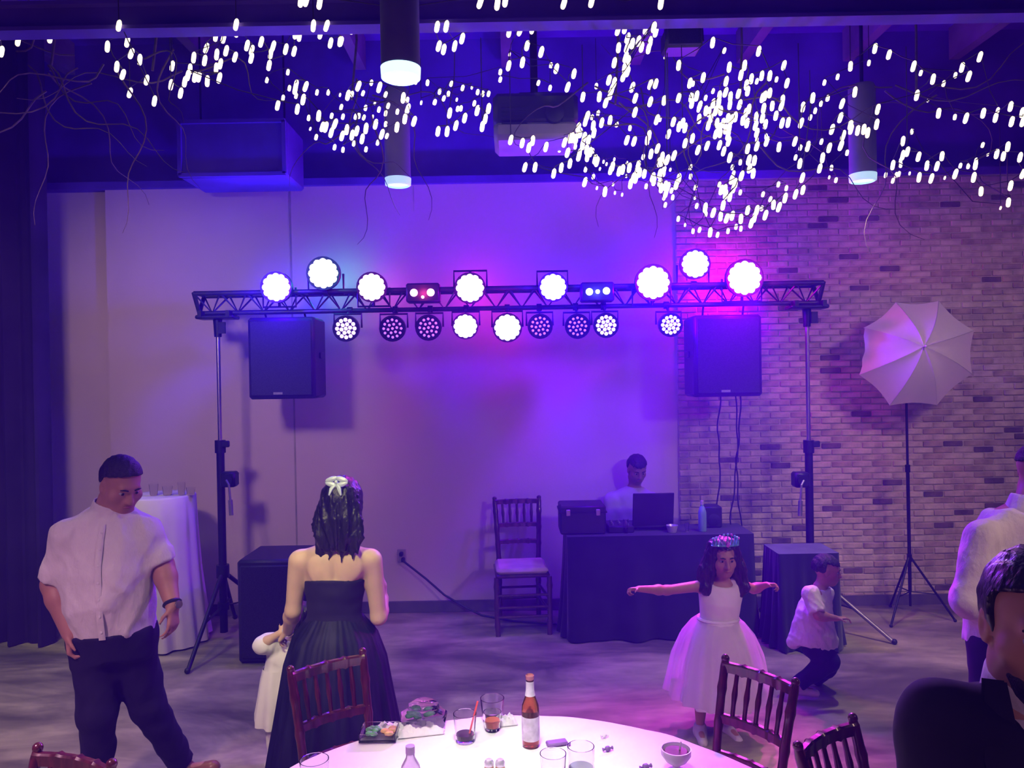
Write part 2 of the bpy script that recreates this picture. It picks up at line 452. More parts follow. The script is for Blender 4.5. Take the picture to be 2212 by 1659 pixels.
def crank_stand(px_top, foot, label, leg_px):
    top = P(px_top[0], px_top[1], TY)
    base = G(*foot); x, y = top.x, TY + 0.02
    st = thing('crank_stand', label, 'stand', (x, y, 0))
    zmid = P(px_top[0], 965, TY).z
    b = MB(); b.box((x, y, zb - .035), (.30, .16, .03), bevel=.008); b.box((x - .11, y, zb - .012), (.03, .18, .05)); b.box((x + .11, y, zb - .012), (.03, .18, .05))
    b.build('truss_cradle', M['black_metal'], st)
    b = MB(); b.cyl((x, y, zb - .05), (x, y, zb - .19), .035, .028); b.box((x + .045, y - .03, zb - .12), (.05, .03, .09)); b.build('top_socket', M['black_metal'], st)
    MB().cyl((x, y, zmid), (x, y, zb - .1), .016).build('inner_pole', M['steel'], st)
    MB().cyl((x, y, .06), (x, y, zmid + .02), .031).build('outer_pole', M['black_metal'], st)
    b = MB(); b.cyl((x, y, zmid + .05), (x, y, zmid - .05), .042); b.box((x + .05, y - .02, zmid + .02), (.06, .03, .05), bevel=.006); b.build('lock_collar', M['black_metal'], st)
    sgn = 1 if px_top[0] < 1000 else -1
    zc = P(px_top[0], 1035, TY).z
    w = st; b = MB(); b.box((x + sgn * .08, y - .03, zc), (.12, .11, .12), bevel=.015); b.cyl((x + sgn * .08, y - .1, zc), (x + sgn * .08, y + .04, zc), .045); wn_ = b.build('winch', M['black_metal'], st)
    b = MB(); b.tube([(x + sgn * .08, y - .10, zc), (x + sgn * .11, y - .13, zc - .03), (x + sgn * .12, y - .13, zc - .16)], .009, 8); b.cyl((x + sgn * .12, y - .13, zc - .15), (x + sgn * .125, y - .13, zc - .27), .017); b.build('crank_handle', M['grey_metal'], wn_)
    zh = P(px_top[0], 1235, TY).z
    b = MB(); b.cyl((x, y, zh + .05), (x, y, zh - .05), .05); b.build('leg_collar', M['black_metal'], st)
    b = MB(); b.cyl((x, y, .24), (x, y, .30), .045); b.build('brace_collar', M['black_metal'], st)
    for (lx, ly) in leg_px:
        f = Vector((lx, ly, .012)); t = Vector((x, y, zh)); mid = t.lerp(f, .55)
        lg = MB().cyl(t, f, .017, .015).build('leg', M['grey_metal'] if (lx - x) * (1 if sgn < 0 else 0) > .3 else M['black_metal'], st)
        MB().ball(f + Vector((0, 0, .008)), .022, 10, 6).build('rubber_foot', M['black_plastic'], lg)
        MB().box((Vector((x, y, .27)) + mid) / 2, ((Vector((x, y, .27)) - mid).length, .02, .008), Vector((1, 0, 0)).rotation_difference(mid - Vector((x, y, .27))).to_matrix()).build('brace', M['black_metal'], lg)
    return st
a = G(405, 1455); lx, ly = P(468, 700, TY).x, TY + .02
crank_stand((468, 690), (478, 1380), 'black crank stand with silver inner pole, beside the white-draped round table', [(a.x, a.y), (lx - .10, ly + .52), (lx + .35, ly + .45)])
rx = P(1745, 690, TY).x; a = G(1932, 1392)
crank_stand((1745, 685), (1745, 1360), 'black crank stand with silver pole, in front of the brick behind the running boy', [(a.x, a.y), (rx - .25, ly + .46), (rx + .35, ly + .42)])

# ------------------------------------------------------------------ LED par cans on the truss
M['can'] = mat('par_can', (0.02, 0.02, 0.03), 0.4, 0.2)
M['lens_plate'] = mat('lens_plate', (0.03, 0.02, 0.05), 0.3)
M['led_white'] = emit('led_overdriven', (1.0, 0.93, 1.0), 4.0)
M['led_mid'] = emit('led_violet_white', (0.85, 0.55, 1.0), 3.0)
M['led_dim'] = emit('led_violet_dim', (0.55, 0.22, 0.85), 0.9)
LEDP = [(0, 0)] + [(.45 * math.cos(k * math.pi / 3 + .2), .45 * math.sin(k * math.pi / 3 + .2)) for k in range(6)] + [(.88 * math.cos(k * math.pi / 6), .88 * math.sin(k * math.pi / 6)) for k in range(12)]
def par_can(px, py, rpx, level, label, color=None, power=0, beam=None, aim=(0, 2.5, 0.8), halo_fill=None):
    c = P(px, py, TY - .16)                                   # lens centre, facing the dance floor
    R = rpx * (TY - .16) / FPX
    up = c.z > (zt + zb) / 2 - .06
    t = thing('par_can', label, 'stage light', (c.x, c.y, c.z - R), 'led par cans on the truss')
    f = Vector((0, -1, -0.06 if up else -0.12)).normalized()
    bk = c - f * 0.02
    b = MB(); b.lathe([(R * .45, -.20), (R * .8, -.17), (R * 1.12, -.05), (R * 1.14, .012), (R * 1.05, .012), (R * 1.03, -.004)], bk, f, 24, caps=True); b.build('housing', M['can'], t)
    MB().lathe([(R * 1.03, 0), (R * 1.03, .004)], bk, f, 24).build('lens_plate', M['lens_plate'], t)
    u, w = perp(f); lb = MB(); lr = R * (.26 if level == 2 else (.17 if level == 1 else .12))
    for (a_, b_) in LEDP:
        q = bk + f * .004 + (u * a_ + w * b_) * R * .86
        lb.lathe([(lr, 0), (lr * .9, .006), (lr * .5, .010)], q, f, 10)
    o = lb.build('led_cluster', [M['led_dim'], M['led_mid'], M['led_white']][level], t); o['kind'] = 'stuff'
    # yoke and clamp to the chord
    zc = zt if up else zb; yc = TY - .08 if up else TY + .02
    hb = c - f * .10
    s = 1 if zc > c.z else -1
    top = Vector((hb.x, hb.y, c.z + s * max(R * 1.35, abs(zc - c.z) * .55)))
    b = MB(); b.tube([hb + Vector((-R * 1.2, 0, 0)), Vector((hb.x - R * 1.2, hb.y, top.z)), Vector((hb.x + R * 1.2, hb.y, top.z)), hb + Vector((R * 1.2, 0, 0))], .009, 6); b.build('yoke', M['can'], t)
    b = MB(); b.tube([top, (hb.x, (hb.y + yc) / 2, (top.z + zc) / 2), (hb.x, yc, zc)], .011, 6); b.cyl((hb.x - .02, yc, zc), (hb.x + .02, yc, zc), .03); b.build('clamp', M['can'], t)
    if power:
        light('lamp_light', 'POINT', c + f * .10, power, color, .05, parent=t, org=ORG[t.name])
    if halo_fill:
        light('added_halo_light', 'POINT', c - f * .54, halo_fill[0], halo_fill[1], .04, parent=t, org=ORG[t.name])  # added point light behind the housing, makes the halo on the wall
    if beam:
        light('beam_light', 'SPOT', c + f * .06, beam[0], beam[1], .06, target=aim, size=beam[2] if len(beam) > 2 else 55, blend=.8, parent=t, org=ORG[t.name])
    return t
BLUE, MAG, PINK, TEAL, VIO = (0.05, 0.0, 1.0), (0.90, 0.0, 0.80), (1.0, 0.0, 0.45), (0.02, 0.75, 0.70), (0.20, 0.0, 1.0)
K = 1.0
par_can(595, 620, 30, 2, 'leftmost lit par can on the truss, white-hot with a blue halo', BLUE, 90 * K, (90, VIO, 70), (-1.4, 3.0, 0.5), halo_fill=(6, BLUE))
par_can(697, 590, 32, 2, 'lit par can with a green halo, raised above the truss top', TEAL, 3 * K, halo_fill=(2.6, TEAL))
par_can(802, 620, 29, 2, 'lit par can with a pink halo, left of the small red derby light', MAG, 4 * K, halo_fill=(2.0, MAG))
par_can(1015, 622, 30, 2, 'lit par can with a magenta halo in the upper row near the middle', MAG, 5 * K, (60, MAG, 70), (-.3, 2.2, .5), halo_fill=(3.0, MAG))
par_can(1195, 620, 28, 2, 'lit par can with a blue halo, just left of the small blue derby light', BLUE, 72 * K, (90, VIO, 70), (0.2, 3.2, 0), halo_fill=(5, BLUE))
par_can(1412, 610, 35, 2, 'big lit par can with a violet halo, just left of the brick', (0.09, 0.0, 1.0), 200 * K, (170, (0.4, 0.04, 1.0), 75), (0.6, 2.2, .4), halo_fill=(9, (0.06, 0, 1)))
par_can(1503, 570, 29, 2, 'highest lit par can, standing above the right loudspeaker', (0.12, 0, 1), 55 * K, (150, (0.75, 0.5, 1.0), 60), (0.1, 2.3, .75))
par_can(1610, 600, 36, 2, 'rightmost lit par can, biggest and glowing hot magenta', (1.0, 0.0, 0.85), 30 * K, (620, (0.9, 0.02, 1.0), 58), (0.95, 3.9, .8), halo_fill=(12, (1.0, 0, .9)))
par_can(746, 710, 25, 1, 'hanging par can with bright violet LEDs, leftmost of the lower row')
par_can(847, 710, 25, 0, 'hanging par can with dim violet LEDs, second from the left loudspeaker')
par_can(925, 708, 25, 0, 'hanging par can with dim violet LEDs, left of the white-hot one in the lower row')
par_can(1005, 705, 25, 2, 'white-hot hanging par can with a magenta left rim, lower row', (0.6, 0, 1), 4 * K)
par_can(1096, 708, 28, 2, 'white-hot hanging par can with a pink-red halo, lower row', PINK, 2 * K, halo_fill=(1.2, PINK))
par_can(1167, 705, 24, 0, 'hanging par can with dim violet LEDs, right of the pink-haloed one')
par_can(1248, 705, 24, 0, 'hanging par can with dim violet LEDs, under the blue derby light')
par_can(1310, 703, 24, 1, 'hanging par can with bright white-violet LEDs, second from the right in the lower row')
par_can(1450, 702, 23, 1, 'hanging par can with bright white-violet LEDs, beside the right loudspeaker')
M['led_red'] = emit('led_red', (1.0, 0.35, 0.55), 6.0); M['led_blue'] = emit('led_blue', (0.6, 0.75, 1.0), 6.0)
def derby(px, py, offs, m, label, col):
    c = P(px, py, TY - .14)
    t = thing('derby_light', label, 'stage light', (c.x, c.y, c.z - .07), 'derby lights on the truss')
    b = MB(); b.box(c + Vector((0, .06, 0)), (.26, .12, .15), bevel=.012); b.build('housing', M['can'], t)
    for dx, dz, r in offs:
        MB().lathe([(r, 0), (r * .92, .012), (r * .6, .02)], c + Vector((dx, 0, dz)), (0, -1, 0), 14).build('lens', m, t)
    b = MB(); b.tube([c + Vector((0, .08, .07)), (c.x, TY - .08, zt)], .012, 6); b.build('clamp', M['can'], t)
    light('lamp_light', 'POINT', c + Vector((0, -.08, 0)), 1.6, col, .03, parent=t, org=ORG[t.name])
derby(913, 632, [(-.068, 0, .03), (.062, 0, .03), (0, -.035, .012)], M['led_red'], 'small red double-lens derby light on the truss', (1, 0.05, .3))
derby(1291, 630, [(-.064, 0, .028), (.068, .005, .028), (0, 0, .017)], M['led_blue'], 'small blue double-lens derby light on the truss', (.1, .1, 1))

# ------------------------------------------------------------------ flown loudspeakers
def flown(px0, px1, py0, py1, label):
    a, b_ = P(px0, py0, TY), P(px1, py1, TY)
    c = (a + b_) / 2; c.y = TY + .06; w, h = b_.x - a.x, a.z - b_.z
    t = thing('hanging_loudspeaker', label, 'loudspeaker', (c.x, c.y, c.z - h / 2))
    MB().box(c + Vector((0, .03, 0)), (w, .36, h), bevel=.02).build('cabinet', M['black_plastic'], t)
    MB().box(c + Vector((0, -.155, 0)), (w * .93, .02, h * .93), bevel=.012).build('front_grille', M['grille'], t)
    for s in (-1, 1):
        MB().box(c + Vector((s * (w / 2 + .005), .05, .02)), (.012, .12, .05), bevel=.004).build('side_handle', M['black_metal'], t)
        MB().tube([c + Vector((s * w * .3, .0, h / 2 - .005)), (c.x + s * w * .3, TY + .02, zb)], .008, 6).build('flying_strap', M['black_metal'], t)
    MB().box(c + Vector((-w * .05, -.168, -h * .43)), (.07, .006, .018)).build('badge', M['grey_metal'], t)
    return c, w, h
flown(542, 688, 688, 860, 'black loudspeaker hung under the left end of the truss')
c, w, h = flown(1492, 1640, 683, 855, 'black loudspeaker hung under the right end of the truss')
for k, (pts, lab) in enumerate([([(1558, 850), (1550, 930), (1556, 1010), (1549, 1100), (1552, 1172)], 'thin black cable leftmost of those falling from the right loudspeaker'),
                         ([(1590, 850), (1594, 950), (1588, 1040), (1578, 1120), (1576, 1172)], 'thin black cable between the other two below the right loudspeaker'),
                         ([(1601, 850), (1597, 940), (1590, 1000), (1596, 1090), (1606, 1180)], 'thin black cable rightmost of those falling from the right loudspeaker')]):
    pp = [P(x, y, TY + .12 + .03 * i) for i, (x, y) in enumerate(pts)]
    pp[0] = Vector((pp[0].x, TY + .14, c.z - h / 2 + .005))
    fin = []
    for i in range(len(pp) - 1):
        for s in range(6): fin.append(pp[i].lerp(pp[i + 1], s / 6) + Vector((.006 * math.sin(i * 6 + s), 0, 0)))
    fin.append(pp[-1])
    o = MB().tube(fin, .006, 6).build('hanging_cable', M['black_plastic']); props(o, lab, 'cable', 'speaker cables')

# ------------------------------------------------------------------ cylinder pendants
def pendant(px, py_bot, wpx, label, lens, hot, power=0, d=None, size=115):
    d = d or 0.17 * FPX / wpx
    c = P(px, py_bot, d); r = .085
    t = thing('pendant_downlight', label, 'downlight', (c.x, c.y, c.z), 'cylinder downlights')
    b = MB(); b.lathe([(r, .05), (r, .62), (r * .9, .64)], c, (0, 0, 1), 28); b.build('cylinder_body', M['joist'], t)
    MB().lathe([(r * .86, .0), (r * 1.0, .006), (r * 1.03, .05), (r * .7, .052)], c, (0, 0, 1), 28, caps=False).build('lens_ring', lens, t)
    MB().lathe([(r * .8, .012), (r * .8, .02)], c, (0, 0, 1), 24).build('diffuser', hot, t)
    MB().cyl(c + Vector((0, 0, .63)), (c.x, c.y, ZC - .0), .012).build('stem', M['black_metal'], t)
    if power:
        light('lamp_light', 'SPOT', c + Vector((0, 0, -.01)), power, (1.0, 0.80, 0.58), .07, target=c + Vector((0, 0, -2)), size=size, blend=.9, parent=t, org=ORG[t.name])
    return c
pendant(866, 172, 84, 'nearest cylinder downlight, its lens glowing white', M['ring'], M['ring_hot'], 70, size=95)
pendant(860, 402, 55, 'cylinder downlight hanging lower left of the projector, just above the plaster wall', M['ring_dim'], M['ring'], 6)
pendant(1864, 393, 55, 'cylinder downlight hanging in front of the brick wall', M['ring_dim'], M['ring'], 130, size=80)
# unseen downlights; all but the table one are added as fill light
for (x, y, pw, col, size, aim, lab) in ((-0.10, 1.75, 360, (1.0, .95, .97), 27, (.0, 2.52, .75), 'cylinder downlight above the round dinner table'),
      (3.7, 3.6, 125, (1, .58, .64), 100, (3.9, 6.7, 1.0), 'added fill downlight out of view at the right'),
      (-2.3, 2.6, 265, (1, .62, .74), 66, (-3.1, 6.7, 1.7), 'added fill downlight out of view at the far left'),
      (-3.5, 4.7, 150, (1, .85, .55), 90, None, 'added fill downlight out of view beside the stage curtain'),
      (-2.6, 1.2, 560, (1, .52, .84), 130, None, 'added fill downlight behind the photographer on the left'),
      (-1.1, 1.1, 420, (1, .88, .52), 27, (-.87, 3.78, 1.05), 'added spot downlight nearest the photographer, turned towards the woman in black'),
      (-.2, -1.0, 110, (1, .50, .84), 136, None, 'added fill downlight right behind the photographer'),
      (3.4, 1.2, 260, (1, .62, .62), 70, (2.5, 3.6, 1.2), 'added fill downlight behind the photographer on the right')):
    c = Vector((x, y, 3.4)); r = .085
    t = thing('pendant_downlight', lab, 'downlight', c, 'cylinder downlights')
    MB().lathe([(r, .05), (r, .62), (r * .9, .64)], c, (0, 0, 1), 28).build('cylinder_body', M['joist'], t)
    MB().lathe([(r * .86, .0), (r, .006), (r * 1.03, .05), (r * .7, .052)], c, (0, 0, 1), 28, caps=False).build('lens_ring', M['ring'], t)
    MB().lathe([(r * .8, .012), (r * .8, .02)], c, (0, 0, 1), 24).build('diffuser', M['ring_hot'], t)
    MB().cyl(c + Vector((0, 0, .63)), (c.x, c.y, ZC), .012).build('stem', M['black_metal'], t)
    light('lamp_light', 'SPOT', c + Vector((0, 0, -.01)), pw, col, .22, target=aim or c + Vector((0, 0, -2)), size=size, blend=.9, parent=t, org=ORG[t.name])

# ------------------------------------------------------------------ things fixed to the ceiling
a, b_ = P(1064, 200, 4.9), P(1250, 298, 4.9)
c = (a + b_) / 2; w, h = b_.x - a.x, a.z - b_.z
t = thing('ceiling_projector', 'dark projector hanging among the string lights, its underside toned as if lit', 'projector', (c.x, c.y, c.z - h / 2))
MB().box(c + Vector((0, .2, h * .16)), (w, .42, h * .68), bevel=.03).build('upper_shell', mat('projector_shell', (.02, .018, .03), .5), t)
MB().box(c + Vector((0, .2, -h * .30)), (w * .99, .42, h * .40), bevel=.03).build('lower_shell_lit', mat('projector_underside_lit', (.26, .24, .30), .5), t)  # paler colour puts the light on the underside into the shell
MB().lathe([(.06, 0), (.06, .05), (.045, .06)], c + Vector((w * .22, 0, 0)), (0, -1, 0), 20).build('lens_barrel', M['black_plastic'], t)
for k in range(5): MB().box(c + Vector((-w * .25, -.012, -.05 + .025 * k)), (w * .3, .01, .008)).build('vent_slat', M['black_plastic'], t)
b = MB(); b.box(c + Vector((0, .2, h / 2 + .02)), (.2, .2, .03)); b.cyl(c + Vector((0, .2, h / 2)), (c.x, c.y + .2, ZC), .025); b.build('ceiling_mount', M['black_metal'], t)
a, b_ = P(1432, 68, 4.6), P(1512, 112, 4.6); c = (a + b_) / 2; w, h = b_.x - a.x, a.z - b_.z
t = thing('ceiling_speaker', 'small dark box speaker fixed high under the ceiling right of the projector', 'loudspeaker', (c.x, c.y, c.z - h / 2))
MB().box(c, (w, .16, h), bevel=.015).build('speaker_box', M['black_plastic'], t)
MB().box(c + Vector((0, -.085, 0)), (w * .9, .012, h * .85), bevel=.005).build('grille', M['grille'], t)
b = MB(); b.tube([c + Vector((w * .5, 0, 0)), c + Vector((w * .56, 0, 0)), c + Vector((w * .56, 0, h * .7)), c + Vector((0, 0, h * .8)), (c.x, c.y, ZC)], .012, 6); b.build('ceiling_bracket', M['black_metal'], t)
a, b_ = P(412, 282, 6.3), P(640, 398, 6.3); c = (a + b_) / 2; w, h = b_.x - a.x, a.z - b_.z
t = thing('ceiling_air_duct', 'dark square air duct under the ceiling above the left part of the plaster wall', 'duct', (c.x, c.y, c.z - h / 2))
MB().box(c, (w, .5, h), bevel=.02).build('duct_box', M['blue_glow_paint'], t)
b = MB()
for s in (-1, 1): b.box(c + Vector((0, -.26, s * h * .46)), (w * .98, .03, .03)); b.box(c + Vector((s * w * .48, -.26, 0)), (.03, .03, h * .92))
b.build('flange', M['blue_glow_paint'], t)
for s in (-1, 1): MB().cyl(c + Vector((s * w * .4, 0, h / 2)), (c.x + s * w * .4, c.y, ZC), .008).build('hanger_rod', M['black_metal'], t)
# ------------------------------------------------------------------ string lights
# bulb places read off the photograph: origin and scale of each detail, then x,y (third value: 1 farther, 2 farthest)
def pts(ox, oy, sc, txt):
    out = []
    for tok in txt.split():
        f = 0
        if tok[-1] in 'st': f = 1 if tok[-1] == 's' else 2; tok = tok[:-1]
        x, y = tok.split(','); out.append((ox + float(x) / sc, oy + float(y) / sc, f))
    return out
B = []
B += pts(0, 0, 2.962, '2,225 10,330 115,260 320,240 370,195 2005,165 2090,165 2120,180 2050,215 2115,275 2175,265 2253,185 2183,265 1925,5 1960,0 2045,20')
B += pts(180, 0, 4.424, '340,245 230,445 420,400 458,512 540,570 320,637 378,712 605,765 445,887 680,965 850,630 838,810 930,890 1055,550 1175,460 1160,578 1020,660 1000,720 970,780 1065,735 1105,735 1185,775 1265,345 1340,365 1460,235 1465,305 1275,520 1365,485 1310,610 1270,650 1300,745 1450,545 1565,435 1610,480 1605,555 1700,400 1815,440 1790,515 1775,625 1755,765s 1935,470 2025,320 2065,345 2015,490 1955,690s')
B += pts(560, 120, 5.53, '440,350 360,390s 555,370 525,525 285,505s 220,595 440,480s 455,640 430,400 690,440s 825,440s 965,470t 1060,475 1110,460s 1185,365 1240,450s 1340,325s 1435,380 1510,465s 1585,295s 1765,300s 1870,310s 2010,325s 590,745s 710,720 755,850 795,855 610,875t 680,975s 865,720s 980,615s 1000,730s 905,815 860,920 990,960 1045,885 1150,730s 1190,720s 1270,625s 1250,740s 1355,730t 1380,570t 1430,645s 1540,600s 1510,690s 1720,505 1770,530s 1775,635 1740,755 1850,785 1650,670s 1935,560t 2095,555s 1165,900 1110,950 1275,870 1230,995 1390,820 1510,820s 1465,940 1525,960s 1645,855 2135,905 1130,1050s 1415,1040s 900,1095s 1000,1125s 1275,1120s 2150,430t')
B += pts(880, 0, 5.53, '870,30 1075,45 1170,10 1870,40 2200,20 355,320 465,315 375,550 435,590 565,550 655,460 1215,380 1345,370 1490,340 1430,545 1600,620 1220,650t 1210,785 1375,745 1110,860s 1110,950s 1715,780s 1780,820 1990,880 1565,990s 1705,1050s 1915,1040 525,1000s 660,1050s 770,1045t 385,1095s 490,1120s 435,1175s 330,1220s 165,1230t 840,1100s 900,1120s 970,1120s 800,1235s 835,1320 590,1190t 505,1350 600,1300s 640,1295s 970,1295 685,1410 580,1500 930,1420 895,1510 475,1570')
B += pts(700, 0, 2.962, '1195,895 1268,915 1335,900 1310,945 1420,940 1285,1070 1350,1070 1470,1110 2155,20')
B += pts(1200, 20, 3.857, '228,730 340,640s 365,728 520,175 578,160 750,165 820,150 835,190 600,240 640,285 692,265 717,315 790,270 775,330 525,320 595,320 585,400 607,430 490,445 575,490 600,520 565,560 445,590 490,610 470,665 455,710 418,780 640,650 790,627 835,620 905,760 790,770 665,740 662,858 265,890 250,935 305,900s 355,865s 385,945 455,925 510,960s 315,970 320,1030 190,985 205,1030 140,1070 120,1075 170,1080 240,1065 275,1090 75,1110 35,1170s 100,1195 165,1145s 225,1130 200,1200 260,1170 290,1190 310,1180s 195,1225 265,1230 120,1285 48,1320 250,1335s 245,1440 315,1395s 330,1250 345,1270 400,1270t 425,1290t 370,1330t 345,1490t 412,1520 490,1250t 480,1460t 495,1530t 555,1545t 475,1310 460,1340 530,1350 560,1335 615,1320 595,1280t 590,1390t 690,1300 680,1330 700,1360 740,1370 650,1400 670,1410 625,1455 730,1230s 595,1090 655,1100 620,990s 780,1050 765,1090 845,920 870,915s 795,1205 850,1160 890,1230 865,1275 885,1270 930,1255 910,1330s 870,1370 900,1355 810,1400 820,1430 755,1475s 870,1440 880,1490 915,1470 920,1530 905,1570s 915,1630s 910,400t')
B += pts(1440, 80, 3.769, '375,45 470,110s 750,115 98,230 510,245 635,230 605,310 955,230 298,330 190,375 215,380s 485,360 775,315 840,315 895,345s 980,375 98,495 200,490 245,480 205,540 318,495s 378,440s 430,480 425,530 480,450 520,485 515,550 585,460 595,550 690,340 650,390 660,440 735,360s 800,480 840,455 780,495 945,510 935,560 860,560 790,580 890,640 270,560 260,590s 320,600 345,610 380,540 440,600 400,600 360,660 265,665 340,720 410,700 430,740 460,700 500,660 530,670 560,650 480,750 510,740 400,790 435,780 500,800 505,850 430,880 465,930 670,585 645,620 620,680 655,700 730,650 780,660 725,720 735,780 735,830s 735,890 805,710 815,850 810,810s 940,700 990,695 1095,700 1170,655s 1110,570 1190,495 1210,600s 1255,545t 1310,500s 1285,370s 55,690 15,790 100,730 130,700 150,740 210,825 150,865 255,920 330,885 60,965 30,1080t 660,910 515,980 600,1020s 535,1060s 670,1000 715,1005 675,1070 545,1110s 530,1160 610,1130 705,1110 560,1190 545,1230 600,1265s 430,1200s 445,1245 475,1240 480,1280 515,1300 460,1370 195,1060s 195,1135s 235,1225s 230,1310t 245,1375s 315,1390 320,1440s 380,1430 440,1460 490,1475 535,1455 605,1480 660,1410 735,1410 715,1470 690,1515 775,1395s 805,1450 870,1365 915,1385 965,1310 845,1320s 785,1280s 975,1230s 910,1200s 1050,1280 1110,1245 1105,1145 1045,850 1090,900s 1150,890 915,895 1050,980s 1085,1030 95,1480s 150,1530t 215,1580s 268,1570s 355,1590 415,1610s 500,1580s 565,1545s 605,1560s 100,1150 80,1200 10,1220 40,1250s 50,1305s')
B += pts(1760, 60, 4.148, '540,185 665,240 320,345 485,315s 205,440s 885,345 950,405s 1060,460 1155,500s 1320,355 1260,425s 1380,435 1480,260 360,575 245,680 230,805 118,630s 55,680s 565,730 555,865 155,910 320,870 325,910 385,920 440,910 475,940 255,965 235,1055 130,1075 70,1165 45,1260 60,1020s 290,1120s 915,605 1015,650t 1110,765 1255,800s 1355,810 1510,765 1640,740s 1620,805 1755,705 1765,840 1860,760 1865,840 870,930s 790,1015 830,1110 790,1140 770,1190s 770,1230s 700,1230 930,1155 1005,1235 1095,1240 1140,1150 635,1320s 755,1310s 730,1320s 700,1370s 850,1305t 935,1340 1045,1350 1165,1345t 1260,1310 1305,1235s 1375,1240s 1445,1190s 1440,1230 1425,1340 1505,1050s 1550,1135t 1630,1130 1690,1150 1730,1065 1840,1160 1860,1310 1490,1465 1755,1415 1735,1565 1665,1615t 150,1255s 190,1365s 130,1340t')
STR = [
 ('warm white string light hanging at the far left edge under the beam', lambda x, y: x < 150),
 ('warm white string light along the ceiling above the beam', lambda x, y: y < 26),
 ('warm white string light hanging in a deep V at the upper left', lambda x, y: x < 350),
 ('warm white string light rising from the V to the beam left of the nearest downlight', lambda x, y: x < 640 and y < 150),
 ('warm white string light tucked against the beam beside the nearest downlight', lambda x, y: x < 800 and y < 110),
 ('swagged warm white string light in a dense bowl under the nearest downlight', lambda x, y: x < 905),
 ('warm white string light around the projector, on its left and upper side', lambda x, y: x < 1245 and y < 285),
 ('warm white string light in a steep diagonal from the beam down to the projector', lambda x, y: x < 1430 and y < 225),
 ('dense warm white string light below and right of the projector', lambda x, y: x < 1440),
 ('thick tangle of warm white string light above the right loudspeaker', lambda x, y: x < 1720 and y < 330),
 ('hanging loop of warm white string light just above the highest par can', lambda x, y: x < 1700),
 ('warm white string light falling left of the downlight before the brick', lambda x, y: x < 1890 and y > 190),
 ('warm white string light swagged high at the right above the brick', lambda x, y: y < 275),
 ('low warm white string light at the right edge over the brick top', lambda x, y: True),
]
def capsule(r, L):
    mb = MB(); mb.lathe([(r * .35, -L), (r * .8, -L * .85), (r, -L * .5), (r, L * .45), (r * .75, L * .8), (r * .3, L)], (0, 0, 0), (0, 0, 1), 8)
    return mb.build('bulb_proto', M['bulb'], None, origin=(0, 0, 0))
pr = capsule(.0125, .030); BULB = pr.data; bpy.data.objects.remove(pr)
pr = capsule(.0105, .019); BULB_S = pr.data; bpy.data.objects.remove(pr)
groups = [[] for _ in STR]
for (x, y, f) in B:
    for i, (_, fn) in enumerate(STR):
        if fn(x, y): groups[i].append((x, y, f)); break
rs = random.Random(11)
for i, (lab, _) in enumerate(STR):
    g = groups[i]
    if not g: continue
    base = 4.05 + 0.05 * (i % 5)
    Q = []
    for (x, y, f) in g:
        d = base + (y / 520.0) * 0.5 + [0, .55, .9][f] + rs.uniform(-.12, .12)
        if y < 60: d = min(d, 3.93) if y > 26 else 3.6 + rs.uniform(-.1, .1)
        Q.append((P(x, y, d), f))
    top = max(q[0].z for q in Q)
    mid = sum((q[0] for q in Q), Vector()) / len(Q)
    t = thing('hanging_string_light', lab, 'string light', (mid.x, mid.y, min(q[0].z for q in Q)), 'warm white string lights')
    # order the bulbs along the wire
    left = list(Q); cur = min(left, key=lambda q: q[0].x); left.remove(cur); chain = [cur]
    while left:
        nx = min(left, key=lambda q: (q[0] - cur[0]).length); left.remove(nx); chain.append(nx); cur = nx
    w = MB(); path = []
    st = chain[0][0]; path.append(Vector((st.x, st.y, min(ZC - .28, max(bz, st.z + .3)))))
    for a_, b_ in zip(chain[:-1], chain[1:]):
        L = (b_[0] - a_[0]).length
        path.append(a_[0] + Vector((0, 0, .03)))
        if L < .6: path.append((a_[0] + b_[0]) / 2 + Vector((rs.uniform(-.02, .02), rs.uniform(-.02, .02), .03 - .04 * L)))
        else:
            path.append((a_[0] + b_[0]) / 2 + Vector((0, 0, .02 - .06 * L)))
    path.append(chain[-1][0] + Vector((0, 0, .03)))
    en = chain[-1][0]; path.append(Vector((en.x, en.y, min(ZC - .28, max(bz, en.z + .3)))))
    w.tube(path, .0028, 4); w.build('wire', M['wire'], t)
    for (q, f) in chain:
        o = bpy.data.objects.new('bulb', BULB if f == 0 else BULB_S); COL.objects.link(o); o.parent = t
        o.location = q - ORG[t.name]; o.rotation_euler = (rs.uniform(-.15, .15), .24 + rs.uniform(-.1, .1), 0)
        s = 1.0 if f < 2 else .7; o.scale = (s, s, s)
# dry curly twigs that the strings are wound through
def twigs(px, py, d, n, spread, label, seed):
    r = random.Random(seed); c = P(px, py, d); mb = MB()
    for k in range(n):
        p = Vector((c.x + r.uniform(-.1, .1), c.y + r.uniform(-.1, .1), ZC - .3)); a = Vector((r.uniform(-1, 1), r.uniform(-.4, .4), -.2)).normalized()
        p = c + Vector((r.uniform(-spread, spread) * .4, r.uniform(-.2, .2), r.uniform(-.1, .25)))
        path = [p]; ph = r.uniform(0, 6.28)
        for s in range(14):
            a = (a + Vector((.35 * math.sin(ph + s * .8), .15 * math.cos(ph + s), .35 * math.cos(ph * 2 + s * .7) - .03))).normalized()
            p = p + a * spread * .14; path.append(p)
        mb.tube(path, [.006 * (1 - i / 18) for i in range(15)], 5)
    mb.tube([c + Vector((0, 0, .1)), c + Vector((.03, .05, .5)), (c.x, c.y, ZC - .05)], .008, 5)
    o = mb.build('hanging_twig_bundle', M['twig']); props(o, label, 'twigs', 'dry twigs among the lights')
